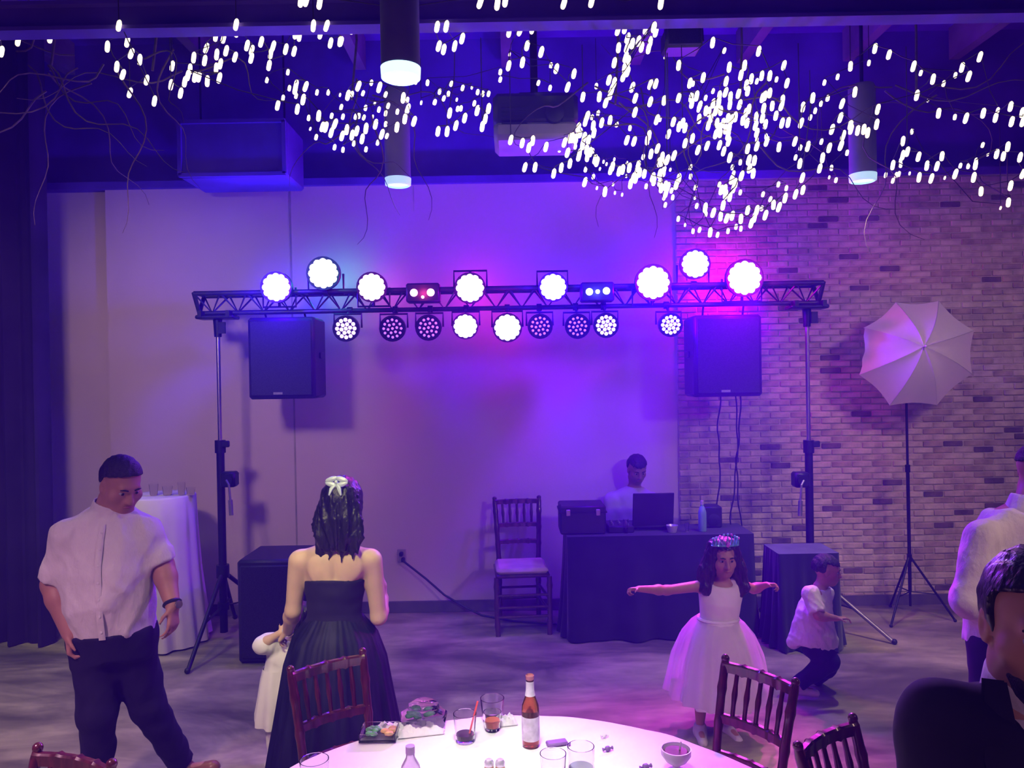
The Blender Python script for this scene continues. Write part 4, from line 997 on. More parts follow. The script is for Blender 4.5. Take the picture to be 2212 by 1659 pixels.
# ------------------------------------------------------------------ smooth solid modelling for the people
def vec(p): return np.array((p[0], p[1], p[2]), dtype=np.float32)
class SDF:
    def __init__(s, pts_, h, pad=.25):
        A = np.array([[*p] for p in pts_]); s.lo = (A.min(0) - pad).astype(np.float32); s.h = h
        s.n = np.ceil((A.max(0) + pad - s.lo) / h).astype(int) + 1
        s.D = np.full(s.n, 1.0, np.float32)
        s.ax = [s.lo[i] + np.arange(s.n[i], dtype=np.float32) * h for i in range(3)]
    def sl(s, lo, hi):
        r = []
        for i in range(3):
            a = int(max(0, math.floor((lo[i] - s.lo[i]) / s.h))); b = int(min(s.n[i], math.ceil((hi[i] - s.lo[i]) / s.h) + 1)); r.append(slice(a, max(b, a)))
        return tuple(r)
    def grid(s, sl):
        return (s.ax[0][sl[0]][:, None, None], s.ax[1][sl[1]][None, :, None], s.ax[2][sl[2]][None, None, :])
    def mix(s, sl, d, k, sub=False):
        D = s.D[sl]
        if sub:
            d = -d; hh = np.clip(k - np.abs(D - d), 0, None) / k; s.D[sl] = np.maximum(D, d) + hh * hh * k * .25
        else:
            hh = np.clip(k - np.abs(D - d), 0, None) / k; s.D[sl] = np.minimum(D, d) - hh * hh * k * .25
    def cap(s, a, b, ra, rb=None, k=.02, flat=False, sub=False, infl=0.0):
        rb = ra if rb is None else rb; ra += infl; rb += infl
        a, b = vec(a), vec(b); m = max(ra, rb) + k + 3 * s.h
        sl = s.sl(np.minimum(a, b) - m, np.maximum(a, b) + m); X, Y, Z = s.grid(sl)
        ab = b - a; L2 = float(ab @ ab) + 1e-9; L = math.sqrt(L2)
        t = ((X - a[0]) * ab[0] + (Y - a[1]) * ab[1] + (Z - a[2]) * ab[2]) / L2
        tc = np.clip(t, 0, 1)
        dx, dy, dz = X - a[0] - tc * ab[0], Y - a[1] - tc * ab[1], Z - a[2] - tc * ab[2]
        d = np.sqrt(dx * dx + dy * dy + dz * dz) - (ra + (rb - ra) * tc)
        if flat: d = np.maximum(d, (t - 1) * L)
        s.mix(sl, d, k, sub); return s
    def ell(s, c, r, R=None, k=.02, sub=False, infl=0.0):
        c = vec(c); r = np.array(r, np.float32) + infl; m = float(r.max()) + k + 3 * s.h
        sl = s.sl(c - m, c + m); X, Y, Z = s.grid(sl); X, Y, Z = X - c[0], Y - c[1], Z - c[2]
        if R is not None:
            R = np.array(R, np.float32)
            X, Y, Z = X * R[0, 0] + Y * R[1, 0] + Z * R[2, 0], X * R[0, 1] + Y * R[1, 1] + Z * R[2, 1], X * R[0, 2] + Y * R[1, 2] + Z * R[2, 2]
        k0 = np.sqrt((X / r[0]) ** 2 + (Y / r[1]) ** 2 + (Z / r[2]) ** 2); k1 = np.sqrt((X / r[0] ** 2) ** 2 + (Y / r[1] ** 2) ** 2 + (Z / r[2] ** 2) ** 2)
        s.mix(sl, k0 * (k0 - 1) / (k1 + 1e-6), k, sub); return s
    def loft(s, cs, ra, rb, right, k=.03, infl=0.0, fold=None, p=2.0):
        """elliptic cross sections of radii ra (along right) and rb, centred on cs"""
        C = np.array([vec(c) for c in cs]); ra = np.array(ra) + infl; rb = np.array(rb) + infl
        ax = C[-1] - C[0]; T = float(np.linalg.norm(ax)); ax = ax / T
        u = vec(right); u = u - ax * (u @ ax); u = u / np.linalg.norm(u); w = np.cross(ax, u)
        m = float(max(ra.max(), rb.max())) + k + 3 * s.h
        sl = s.sl(C.min(0) - m, C.max(0) + m); X, Y, Z = s.grid(sl)
        X, Y, Z = X - C[0, 0], Y - C[0, 1], Z - C[0, 2]
        t = X * ax[0] + Y * ax[1] + Z * ax[2]; a = X * u[0] + Y * u[1] + Z * u[2]; b = X * w[0] + Y * w[1] + Z * w[2]
        ts = (C - C[0]) @ ax
        ca, cb = np.interp(t, ts, (C - C[0]) @ u), np.interp(t, ts, (C - C[0]) @ w)
        A, Bq = np.interp(t, ts, ra), np.interp(t, ts, rb)
        a = a - ca; b = b - cb
        q = ((np.abs(a) / A) ** p + (np.abs(b) / Bq) ** p) ** (1 / p)
        d = (q - 1) * np.minimum(A, Bq)
        if fold is not None:
            th = np.arctan2(b, a); d = d - fold(th, t / T)
        d = np.maximum(d, np.maximum(-t, t - T))
        s.mix(sl, d.astype(np.float32), k); return s
    def cut(s, fn):
        X, Y, Z = s.grid((slice(None),) * 3); s.D = np.maximum(s.D, fn(X, Y, Z).astype(np.float32)); return s
    def half(s, p, n):
        """remove everything on the n side of the plane through p"""
        p, n = vec(p), vec(Vector(n).normalized()); return s.cut(lambda X, Y, Z: -(-(X - p[0]) * n[0] - (Y - p[1]) * n[1] - (Z - p[2]) * n[2]))
    def wrinkle(s, amp, freq, seed, axis=None, ridge=False):
        r = np.random.RandomState(seed); X, Y, Z = s.grid((slice(None),) * 3); W = 0
        for i in range(5):
            f = r.normal(size=3) * freq * (0.6 + .3 * i)
            if axis is not None: f = f * np.array(axis)
            q = np.sin(X * f[0] + Y * f[1] + Z * f[2] + r.uniform(0, 6.28) + .8 * np.sin(X * f[1] * .6 + Z * f[0] * .7))
            W = W + (q if not ridge else 1.6 * np.abs(q) ** .7 - 1) / (1 + .35 * i)
        s.D = s.D + (amp * W / 2.2).astype(np.float32); return s
    def build(s, name, m, parent=None, origin=None):
        D, h = s.D, s.h; D[0] = D[-1] = 1; D[:, 0] = D[:, -1] = 1; D[:, :, 0] = D[:, :, -1] = 1
        S = D < 0
        cnt = np.zeros(tuple(k - 1 for k in D.shape), np.uint8)
        C8 = [(i, j, k) for i in (0, 1) for j in (0, 1) for k in (0, 1)]
        nx, ny, nz = D.shape
        view = lambda A, c: A[c[0]:nx - 1 + c[0], c[1]:ny - 1 + c[1], c[2]:nz - 1 + c[2]]
        for c in C8: cnt += view(S, c)
        act = (cnt > 0) & (cnt < 8); idx = np.full(cnt.shape, -1, np.int32); I = np.argwhere(act)
        idx[act] = np.arange(len(I), dtype=np.int32)
        acc = np.zeros((len(I), 3), np.float32); num = np.zeros(len(I), np.float32)
        val = {c: D[I[:, 0] + c[0], I[:, 1] + c[1], I[:, 2] + c[2]] for c in C8}
        for c in C8:
            for a in range(3):
                if c[a]: continue
                c2 = list(c); c2[a] = 1; c2 = tuple(c2)
                d0, d1 = val[c], val[c2]; x = (d0 < 0) != (d1 < 0)
                t = np.where(x, d0 / np.where(x, d0 - d1, 1), 0)
                p = np.array(c, np.float32)[None, :].repeat(len(I), 0); p[:, a] += t
                acc += p * x[:, None]; num += x
        V = s.lo + h * (I + acc / num[:, None])
        Q = []
        for a in range(3):
            b, c = [(1, 2), (2, 0), (0, 1)][a]
            s0 = [slice(None)] * 3; s1 = [slice(None)] * 3; s0[a] = slice(0, -1); s1[a] = slice(1, None)
            x = S[tuple(s0)] != S[tuple(s1)]
            E = np.argwhere(x); E = E[(E[:, b] > 0) & (E[:, c] > 0)]
            if not len(E): continue
            ins = S[E[:, 0], E[:, 1], E[:, 2]]
            def cell(db, dc):
                q = E.copy(); q[:, b] += db; q[:, c] += dc; return idx[q[:, 0], q[:, 1], q[:, 2]]
            q = np.stack([cell(-1, -1), cell(0, -1), cell(0, 0), cell(-1, 0)], 1)
            q[~ins] = q[~ins][:, ::-1]; Q.append(q)
        Q = np.concatenate(Q); Q = Q[(Q >= 0).all(1)]
        if parent is not None: o_ = np.array(ORG[parent.name])
        elif origin is not None: o_ = np.array(origin)
        else: o_ = np.array(((V[:, 0].min() + V[:, 0].max()) / 2, (V[:, 1].min() + V[:, 1].max()) / 2, V[:, 2].min()))
        # light relaxation of the grid steps
        V = V - o_
        for _ in range(2):
            sm = np.zeros_like(V); ct = np.zeros(len(V))
            for i in range(4):
                for j in (1, 3):
                    np.add.at(sm, Q[:, i], V[Q[:, (i + j) % 4]]); np.add.at(ct, Q[:, i], 1)
            V = V * .5 + .5 * sm / np.maximum(ct, 1)[:, None]
        me = bpy.data.meshes.new(name)
        me.vertices.add(len(V)); me.vertices.foreach_set('co', V.astype(np.float32).ravel())
        me.loops.add(len(Q) * 4); me.loops.foreach_set('vertex_index', Q.astype(np.int32).ravel())
        me.polygons.add(len(Q)); me.polygons.foreach_set('loop_start', np.arange(0, len(Q) * 4, 4, dtype=np.int32))
        me.polygons.foreach_set('use_smooth', np.ones(len(Q), bool))
        me.materials.append(m); me.update(calc_edges=True); me.validate()
        o = bpy.data.objects.new(name, me); COL.objects.link(o)
        if parent is not None: o.parent = parent
        else: o.location = o_
        ORG[o.name] = Vector(o_); return o

def frame(fwd, up):
    y = Vector(fwd).normalized(); z = (Vector(up) - y * Vector(up).dot(y)).normalized(); x = y.cross(z)
    return Matrix((x, y, z)).transposed()

M['skin'] = mat('skin', (0.42, 0.21, 0.145), 0.5, var=.08, scale=12, sss=.1)
M['skin_light'] = mat('skin_light', (0.60, 0.42, 0.29), 0.5, var=.06, scale=12, sss=.1)
M['skin_dark'] = mat('skin_tan', (0.30, 0.15, 0.10), 0.5, var=.08, scale=12, sss=.1)
M['hair'] = mat('black_hair', (0.012, 0.010, 0.014), 0.35, var=.4, scale=60, bump=.4, bscale=120, stretch=(1, 1, .15))
M['hair_short'] = mat('cropped_hair', (0.02, 0.015, 0.02), 0.6, var=.4, scale=80, bump=.5, bscale=200)
M['shirt'] = mat('white_shirt', (0.66, 0.63, 0.64), 0.8, var=.04, scale=5, bump=.55, bscale=7, bdist=.05, stretch=(1.2, 1.2, .7))
M['navy'] = mat('dark_trousers', (0.010, 0.007, 0.024), 0.85, var=.2, scale=6)
M['suit'] = mat('dark_suit', (0.006, 0.004, 0.016), 0.85, var=.2, scale=20)
M['leather'] = mat('brown_leather', (0.22, 0.09, 0.04), 0.35, var=.2)
M['eye_white'] = mat('eye_white', (.36, .33, .32), .4); M['iris'] = mat('iris', (.03, .015, .01), .15); M['lip'] = mat('lips', (.32, .10, .09), .45); M['brow'] = mat('eyebrow', (.015, .01, .012), .8)

def hand(S, wr, d, n, t, sc=1.0, curl=.35, spread=1.0):
    """palm and five fingers: d along the hand, n palm normal, t towards the thumb"""
    d = Vector(d).normalized(); n = Vector(n); n = (n - d * n.dot(d)).normalized(); t0 = d.cross(n)
    t = t0 if t0.dot(Vector(t)) > 0 else -t0
    wr = Vector(wr)
    for i, (off, ln) in enumerate(((.030, .072), (.010, .080), (-.010, .074), (-.029, .058))):
        kn = wr + (d * (.088 - .004 * abs(i - 1)) + t * off) * sc
        S.cap(wr + (d * .012 + t * off * .55) * sc, kn, .0145 * sc, .0115 * sc, k=.012 * sc)
        p = kn; ang = 0
        for j, (fl, da) in enumerate(((.45, 60), (.30, 75), (.25, 45))):
            ang += math.radians(da * curl)
            dr = (d * math.cos(ang) + n * math.sin(ang) + t * off * 2.2 * spread * (1 - curl)).normalized()
            q = p + dr * ln * fl * sc
            S.cap(p, q, (.0088 - .0010 * j) * sc, (.0080 - .0010 * j) * sc, k=.004 * sc); p = q
    p = wr + (d * .022 + t * .026) * sc; dr = (t * .75 + d * .65 + n * .35 * (0.4 + curl)).normalized()
    S.cap(wr + d * .01 * sc, p, .014 * sc, .012 * sc, k=.01 * sc)
    q = p + dr * .040 * sc; S.cap(p, q, .0115 * sc, .0095 * sc, k=.006 * sc)
    dr2 = (d * .8 + n * .6 * (curl + .2) + t * .25).normalized(); S.cap(q, q + dr2 * .030 * sc, .0095 * sc, .0075 * sc, k=.004 * sc)

def head_solid(S, c, F, sc, neck=None, nr=.055, fat=1.0):
    L = lambda x, y, z: Vector(c) + F @ (Vector((x, y, z)) * sc)
    E = lambda p, r, k=.02, **kw: S.ell(L(*p), [q * sc for q in r], F, k * sc, **kw)
    E((0, -.012, .030), (.076, .096, .086)); E((0, .022, -.045), (.058 * fat, .070, .076), .03); E((0, .050, -.092), (.032 * fat, .030, .025), .03)
    for s in (-1, 1):
        E((s * .042 * fat, .050, -.028), (.026, .028, .024), .025); E((s * .052 * fat, .0, -.072), (.018, .036, .028), .03)
    S.cap(L(-.034, .080, .024), L(.034, .080, .024), .012 * sc, k=.02 * sc)
    for s in (-1, 1): E((s * .031, .099, .001), (.017, .013, .009), .010, sub=True)
    S.cap(L(0, .086, .010), L(0, .108, -.034), .0095 * sc, .0135 * sc, k=.012 * sc)
    for s in (-1, 1): E((s * .014, .096, -.038), (.009, .010, .008), .008)
    E((0, .083, -.066), (.026, .014, .014), .015)
    S.cap(L(-.022, .100, -.0665), L(.022, .100, -.0665), .0028 * sc, k=.005 * sc, sub=True)
    for s in (-1, 1):
        E((s * .079, -.004, -.006), (.011, .021, .034), .008); E((s * .086, .003, -.004), (.006, .010, .020), .006, sub=True)
    if neck is not None: S.cap(neck, L(0, -.018, -.06), nr, nr * .95, k=.03)
def face_parts(root, c, F, sc, mouth=True, beard=False):
    L = lambda x, y, z: Vector(c) + F @ (Vector((x, y, z)) * sc)
    for s in (-1, 1):
        e = MB().ball(L(s * .031, .0762, .0005), .0122 * sc, 12, 8, (1, 1, .72), F).build('eye', M['eye_white'], root)
        MB().ball(L(s * .031, .0862, .0005), .0066 * sc, 10, 6, (1, .5, 1), F).build('iris', M['iris'], e)
        MB().tube([L(s * .014, .0965, .020), L(s * .030, .0965, .0255), L(s * .046, .087, .022)], [.003 * sc, .004 * sc, .002 * sc], 6).build('eyebrow', M['brow'], root)
    if mouth:
        MB().tube([L(-.024, .0925, -.066), L(-.010, .0985, -.0625), L(0, .0990, -.064), L(.010, .0985, -.0625), L(.024, .0925, -.066)], [.001, .0045 * sc, .0042 * sc, .0045 * sc, .001], 6).build('lips', M['lip'], root)
def hair_cap(pts_, c, F, sc, h, keep, thick=.012, extra=None, bumpy=.0035):
    S = SDF(pts_, h, .2)
    L = lambda x, y, z: Vector(c) + F @ (Vector((x, y, z)) * sc)
    S.ell(L(0, -.014, .034), [q * sc + thick for q in (.077, .097, .087)], F, .01)
    S.ell(L(0, -.02, -.02), [q * sc + thick * .7 for q in (.066, .082, .08)], F, .02)
    Ri = np.array(F.transposed(), np.float32); cc = vec(c)
    def loc(X, Y, Z):
        X, Y, Z = (X - cc[0]) / sc, (Y - cc[1]) / sc, (Z - cc[2]) / sc
        return (Ri[0, 0] * X + Ri[0, 1] * Y + Ri[0, 2] * Z, Ri[1, 0] * X + Ri[1, 1] * Y + Ri[1, 2] * Z, Ri[2, 0] * X + Ri[2, 1] * Y + Ri[2, 2] * Z)
    S.cut(lambda X, Y, Z: keep(*loc(X, Y, Z)) * sc)
    if extra: extra(S, L)
    S.wrinkle(bumpy, 190, 3)
    return S

MALE = [(-.14, .13, .10), (0, .165, .122), (.3, .155, .118), (.6, .175, .128), (.80, .180, .112), (.92, .135, .085), (1.0, .062, .058)]
FEM = [(-.16, .12, .095), (0, .160, .115), (.32, .118, .090), (.6, .138, .105), (.80, .150, .092), (.92, .115, .07), (1.0, .05, .048)]
def torso(S, J, rings, t0=-1, t1=2, infl=0.0, k=.04, **kw):
    pel, nk = Vector(J['pelvis']), Vector(J['neck']); mid = Vector(J.get('chest', pel.lerp(nk, .6)))
    def cen(t):
        a = pel + (mid - pel) * (t / .6) if t <= .6 else mid + (nk - mid) * ((t - .6) / .4); return a
    ts = [r[0] for r in rings]; tt = sorted({max(t0, min(t1, t)) for t in np.linspace(ts[0], ts[-1], 15).tolist() + [t0, t1] if ts[0] <= max(t0, min(t1, t)) <= ts[-1]})
    A = [np.interp(t, ts, [r[1] for r in rings]) for t in tt]; Bq = [np.interp(t, ts, [r[2] for r in rings]) for t in tt]
    S.loft([cen(t) for t in tt], A, Bq, J['right'], k, infl, **kw)
ARM = (.054, .043, .044, .029); LEG = (.088, .062, .060, .042)
def limbs(S, J, asc=1.0, lsc=1.0, hands=True, hsc=1.0, feet=True):
    for i in (0, 1):
        sh, el, wr = Vector(J['sh'][i]), Vector(J['el'][i]), Vector(J['wr'][i])
        nk = Vector(J['neck']); S.cap(nk.lerp(sh, .40) - Vector((0, 0, .03)), sh.lerp(nk, .1), .042 * asc, .046 * asc, k=.05)
        S.cap(sh, el, ARM[0] * asc, ARM[1] * asc, k=.03); S.cap(el, el.lerp(wr, .3), ARM[1] * asc, ARM[2] * asc, k=.02); S.cap(el.lerp(wr, .3), wr, ARM[2] * asc, ARM[3] * asc, k=.02)
        if hands: hand(S, wr, J['hd'][i], J['hn'][i], J['ht'][i], hsc, J['curl'][i])
        hp, kn, an = Vector(J['hip'][i]), Vector(J['kn'][i]), Vector(J['an'][i])
        S.cap(hp, kn, LEG[0] * lsc, LEG[1] * lsc, k=.04); S.cap(kn, kn.lerp(an, .3), LEG[1] * lsc, LEG[2] * lsc, k=.02); S.cap(kn.lerp(an, .3), an, LEG[2] * lsc, LEG[3] * lsc * .8, k=.02)
        if feet:
            f = Vector(J['ft'][i]).normalized(); sc = J.get('fsc', 1.0)
            S.cap(an - Vector((0, 0, .035 * sc)), an + f * .13 * sc - Vector((0, 0, .045 * sc)), .034 * sc, .026 * sc, k=.03)
def shoe(root, an, f, sc, m, h=.006, up=Vector((0, 0, 1))):
    f = Vector(f).normalized(); an = Vector(an); up = (up - f * up.dot(f)).normalized()
    S = SDF([an, an + f * .2 * sc, an - up * .1 * sc], h, .12)
    S.cap(an - up * .045 * sc - f * .045 * sc, an + f * .15 * sc - up * .060 * sc, .044 * sc, .036 * sc, k=.03); S.cap(an, an - up * .04 * sc, .046 * sc, .046 * sc, k=.03)
    S.half(an - up * .088 * sc, -up); S.half(an + up * .02 * sc, up)
    sh_ = S.build('shoe', m, root)
    return sh_
def allpts(J):
    out = [J['head'], J['pelvis'], J['neck']]
    for k in ('sh', 'el', 'wr', 'kn', 'an'): out += list(J[k])
    return [Vector(p) for p in out]
# ------------------------------------------------------------------ man in the white shirt, left
D = 3.8
up = Vector((0, 0, 1))
J = dict(head=P(262, 1046, D), neck=P(238, 1096, D + .03), pelvis=P(243, 1375, D), chest=P(232, 1205, D + .01), right=(1, .25, 0),
         sh=[P(142, 1160, D - .06), P(318, 1150, D + .06)], el=[P(114, 1262, D - .05), P(352, 1222, D + .06)], wr=[P(150, 1368, D - .12), P(373, 1308, D - .04)],
         hip=[P(205, 1385, D - .02), P(284, 1385, D + .03)], kn=[P(210, 1540, D - .06), P(318, 1520, D + .10)], an=[P(214, 1702, D + .02), P(392, 1652, D + .30)],
         hd=[(.10, -.10, -1), (.12, -.25, -1)], hn=[(.9, .3, 0), (-.9, .2, 0)], ht=[(.3, -1, 0), (-.2, -1, 0)], curl=[.75, .4], ft=[(.5, -.9, 0), (1, -.15, .35)])
HF = frame((.70, -.55, -.42), up); HC = J['head']
MANR = [(-.14, .150, .115), (0, .185, .150), (.25, .195, .175), (.5, .200, .165), (.75, .205, .135), (.92, .155, .100), (1.0, .085, .075)]
S = SDF(allpts(J), .0075); torso(S, J, MANR); limbs(S, J, 1.22, 1.15, hsc=1.05); head_solid(S, HC, HF, 1.10, J['neck'], .070, 1.18)
man = S.build('person', M['skin'], origin=(J['pelvis'].x, J['pelvis'].y, 0)); props(man, 'man in white shirt with rolled sleeves and dark trousers, looking down at his foot', 'person')
face_parts(man, HC, HF, 1.10)
hair_cap([HC], HC, HF, 1.10, .006, lambda x, y, z: np.minimum(-(z - .046 - .45 * np.clip(y, 0, None)), np.maximum(y + .015, -(z - .004))), .010).build('hair', M['hair_short'], man)
S = SDF(allpts(J), .0085)
torso(S, J, MANR, .02, 1.0, infl=.016)
for i in (0, 1):
    sh, el, wr = J['sh'][i], J['el'][i], J['wr'][i]
    S.cap(Vector(J['neck']).lerp(sh, .35) - Vector((0, 0, .03)), sh.lerp(J['neck'], .08), .058, .060, k=.06); S.cap(sh, sh.lerp(el, .92), .068, .072, k=.05, flat=True)
    S.cap(sh.lerp(el, .72), sh.lerp(el, .93), .077, .076, k=.008, flat=True)
S.wrinkle(.014, 17, 4, (1.2, 1, .8), True); shirt = S.build('shirt', M['shirt'], man)
S = SDF([J['neck'], HC], .006, .12); L_ = lambda x, y, z: HC + HF @ Vector((x, y, z))
n0 = Vector(J['neck']); S.cap(n0 - Vector((0, 0, .03)), n0 + (HC - n0).normalized() * .035, .098, .086, k=.01, flat=True); S.cap(n0 + Vector((0, 0, .0)), n0 + (HC - n0).normalized() * .12, .076, .078, k=.004, sub=True); S.build('collar', M['shirt'], shirt)
b = MB(); fr = Vector((.2425, -.97, 0)); rt = Vector((.97, .2425, 0)); V = []
for t_ in np.linspace(.06, .90, 15):
    pel, nk, mid = Vector(J['pelvis']), Vector(J['neck']), Vector(J['chest'])
    cc_ = pel + (mid - pel) * (t_ / .6) if t_ <= .6 else mid + (nk - mid) * ((t_ - .6) / .4)
    q = cc_ + fr * (float(np.interp(t_, [r[0] for r in MANR], [r[2] for r in MANR])) + .019)
    V += [q - rt * .015, q - rt * .013 + fr * .003, q + rt * .013 + fr * .003, q + rt * .015]
b.add(V, [(4 * i + k, 4 * i + k + 1, 4 * i + k + 5, 4 * i + k + 4) for i in range(14) for k in range(3)])
plk = b.build('button_placket', M['shirt'], shirt, angle=3)
for i in range(1, 14, 2): MB().cyl((Vector(V[4 * i + 1]) + Vector(V[4 * i + 2])) / 2, (Vector(V[4 * i + 1]) + Vector(V[4 * i + 2])) / 2 + fr * .003, .0055, n=10).build('button', M['napkin'], plk)
S = SDF(allpts(J), .0085); torso(S, J, MANR, -.14, .07, infl=.018)
for i in (0, 1):
    S.cap(J['hip'][i], J['kn'][i], .115, .088, k=.05); S.cap(J['kn'][i], J['an'][i] + Vector((0, 0, .01)), .087, .068, k=.03, flat=True)
S.wrinkle(.009, 14, 8, (1, 1, .7), True); tr = S.build('trousers', M['navy'], man)
c = Vector(J['pelvis']).lerp(J['neck'], .045)
shoe(man, J['an'][0], J['ft'][0], 1.1, M['leather']); shoe(man, J['an'][1], J['ft'][1], 1.1, M['leather'], up=Vector((-.3, 0, 1)))
w = Vector(J['wr'][1]); dn = (Vector(J['wr'][1]) - Vector(J['el'][1])).normalized(); u_, v_ = perp(dn)
wt = MB().tube([w - dn * .012 + (u_ * math.cos(a * .4488) + v_ * math.sin(a * .4488)) * .037 for a in range(14)], .009, 6, closed=True).build('wristwatch', M['black_plastic'], man)
MB().cyl(w - dn * .012 + Vector((.036, -.018, 0)), w - dn * .012 + Vector((.046, -.024, 0)), .019).build('watch_face', M['steel'], wt)

# ------------------------------------------------------------------ woman in the black gown, seen from behind
D = 3.78
J = dict(head=P(742, 1086, D + .03), neck=P(728, 1168, D), pelvis=P(722, 1385, D), chest=P(724, 1262, D + .01), right=(1, 0, 0),
         sh=[P(645, 1212, D), P(804, 1210, D)], el=[P(634, 1318, D + .03), P(818, 1332, D + .04)], wr=[P(622, 1362, D + .22), P(829, 1292, D + .24)],
         hip=[P(690, 1400, D), P(756, 1400, D)], kn=[P(690, 1560, D), P(750, 1560, D)], an=[P(690, 1715, D), P(748, 1715, D)],
         hd=[(-.5, .3, -.5), (.05, .2, 1)], hn=[(.6, .2, -.5), (-1, 0, 0)], ht=[(.2, .8, .2), (-.2, -1, 0)], curl=[.6, .3], ft=[(0, 1, 0), (0, 1, 0)])
HF = frame((.15, .96, -.12), up); HC = J['head']
S = SDF(allpts(J), .0075); torso(S, J, FEM); limbs(S, J, .92, .9, hsc=.85); head_solid(S, HC, HF, .98, J['neck'], .048)
S.cap(P(724, 1190, D - .085), P(724, 1250, D - .088), .006, k=.03, sub=True)
for s in (-1, 1): S.ell(P(724 + s * 40, 1224, D - .066), (.034, .016, .05), None, .05)
wom = S.build('person', M['skin_light'], origin=(J['pelvis'].x, J['pelvis'].y, 0)); props(wom, 'woman seen from behind in a strapless black gown with long dark hair', 'person')
def longhair(S, L):
    S.loft([L(.0, -.080, -.235), L(0, -.080, -.17), L(0, -.068, -.09), L(0, -.04, .0), L(0, -.02, .06)], [.070, .118, .122, .108, .09], [.028, .048, .07, .09, .09], F_right, .03, fold=lambda th, t: .010 * np.sin(th * 9 + 5 * t) * (1 - t))
    for s, z in ((-1.05, -.33), (-.75, -.30), (.85, -.27), (.3, -.285), (-.3, -.28), (1.1, -.24)): S.cap(L(s * .08, -.075, -.16), L(s * .105, -.085, z), .022, .004, k=.025)
F_right = HF @ Vector((1, 0, 0))
S = hair_cap([HC, HC - Vector((0, 0, .25))], HC, HF, .98, .006, lambda x, y, z: np.minimum(-(z - .05), y - .03), .018, longhair)
S.build('hair', M['hair'], wom)
# silver bow clip
cb = HC + HF @ Vector((.008, -.112, .100)); b = MB()
for s in (-1, 1):
    for dz in (-.012, .012): b.ball(cb + HF @ Vector((s * .026, -.008, .004 + dz)), (.030), 12, 8, (1.1, .34, .45), HF @ Matrix.Rotation(s * dz * 25, 3, 'Y'))
b.ball(cb + HF @ Vector((0, -.012, .004)), .009, 10, 6)
for s in (-1, 1): b.tube([cb, cb + HF @ Vector((s * .02, -.02, -.03)), cb + HF @ Vector((s * .03, -.022, -.06))], [.008, .010, .004], 6)
b.build('hair_bow', mat('silver_ribbon', (.62, .74, .78), .4, .2), wom)
S = SDF(allpts(J), .0075); torso(S, J, FEM, .0, .70, infl=.012); S.half(P(720, 1254, D), (0, .25, 1)); S.wrinkle(.003, 45, 2, (.4, .4, 1.5)); S.build('bodice', M['navy'], wom)
gown = mat('black_gown_satin', (.007, .008, .020), .62, var=.5, scale=7, stretch=(3, 3, .5), spec=.3)
pc = Vector(J['pelvis']); zw = P(722, 1328, D).z
prof = [(.125, zw), (.150, zw - .03), (.205, zw - .10), (.245, zw - .22), (.275, zw - .4), (.31, zw - .6), (.345, zw - .8), (.36, .02)]
MB().lathe(prof, (pc.x, pc.y + .02, 0), n=160, caps=False, fold=lambda th, u: .028 * u ** .5 * math.sin(th * 13 + 1.5 * math.sin(u * 3)) + .03 * u * math.sin(th * 23 + 2 * u) + .012 * math.sin(th * 37 + 6 * u)).build('skirt', gown, wom, angle=3)
MB().tube([Vector(J['wr'][0]) + Vector((.028 * math.cos(a * .63), .012 * math.sin(a * .63), .028 * math.sin(a * .63))) for a in range(10)], .004, 6, closed=True).build('bracelet', M['foil'], wom)

# ------------------------------------------------------------------ small child in white beside her
D = 4.12
J = dict(head=P(656, 1338, D + .04), neck=P(640, 1378, D + .03), pelvis=P(604, 1480, D), chest=P(615, 1428, D + .01), right=(1, .2, 0),
         sh=[P(590, 1386, D - .02), P(640, 1392, D + .06)], el=[P(566, 1392, D - .06), P(658, 1430, D + .1)], wr=[P(606, 1366, D - .08), P(670, 1470, D + .05)],
         hip=[P(596, 1492, D), P(618, 1492, D + .02)], kn=[P(590, 1560, D - .02), P(618, 1560, D + .02)], an=[P(592, 1636, D), P(622, 1636, D + .05)],
         hd=[(.6, .1, .7), (.1, -.2, -1)], hn=[(0, -1, 0), (0, -1, 0)], ht=[(-.5, 0, 1), (1, 0, 0)], curl=[.6, .4], ft=[(.6, .7, 0), (.6, .7, 0)], fsc=.55)
HF = frame((.9, .4, 0), up); HC = J['head']
KID = [(-.14, .07, .06), (0, .085, .075), (.3, .085, .078), (.6, .088, .075), (.8, .085, .062), (.92, .065, .05), (1, .035, .033)]
S = SDF(allpts(J), .006); torso(S, J, KID, k=.02); limbs(S, J, .55, .55, hsc=.5); head_solid(S, HC, HF, .74, J['neck'], .032)
kid = S.build('person', M['skin_light'], origin=(J['pelvis'].x, J['pelvis'].y, 0)); props(kid, 'small child in white half hidden behind the skirt of the woman in black', 'person')
face_parts(kid, HC, HF, .74)
hair_cap([HC], HC, HF, .74, .006, lambda x, y, z: np.minimum(-(z - .055), y - .02), .010).build('hair', M['hair'], kid)
wd = mat('white_child_dress', (.70, .70, .72), .8, var=.05, scale=8)
S = SDF(allpts(J), .006); torso(S, J, KID, -.02, .95, infl=.012, k=.02)
S.ell(J['sh'][0] + Vector((-.03, -.01, -.01)), (.062, .055, .05), None, .03); S.ell(J['sh'][1], (.05, .05, .045), None, .03); S.cap(J['sh'][0], J['el'][0], .05, .042, k=.03)
S.wrinkle(.006, 45, 5, (1, 1, .5)); S.build('dress_top', wd, kid)
pc = Vector(J['pelvis']); MB().lathe([(.085, pc.z + .10), (.10, pc.z + .04), (.115, pc.z - .06), (.13, pc.z - .15), (.128, pc.z - .19)], (pc.x, pc.y, 0), n=70, caps=False, fold=lambda th, u: .09 * u * math.sin(th * 9)).build('dress_skirt', wd, kid, angle=3)
S = SDF(allpts(J), .006)
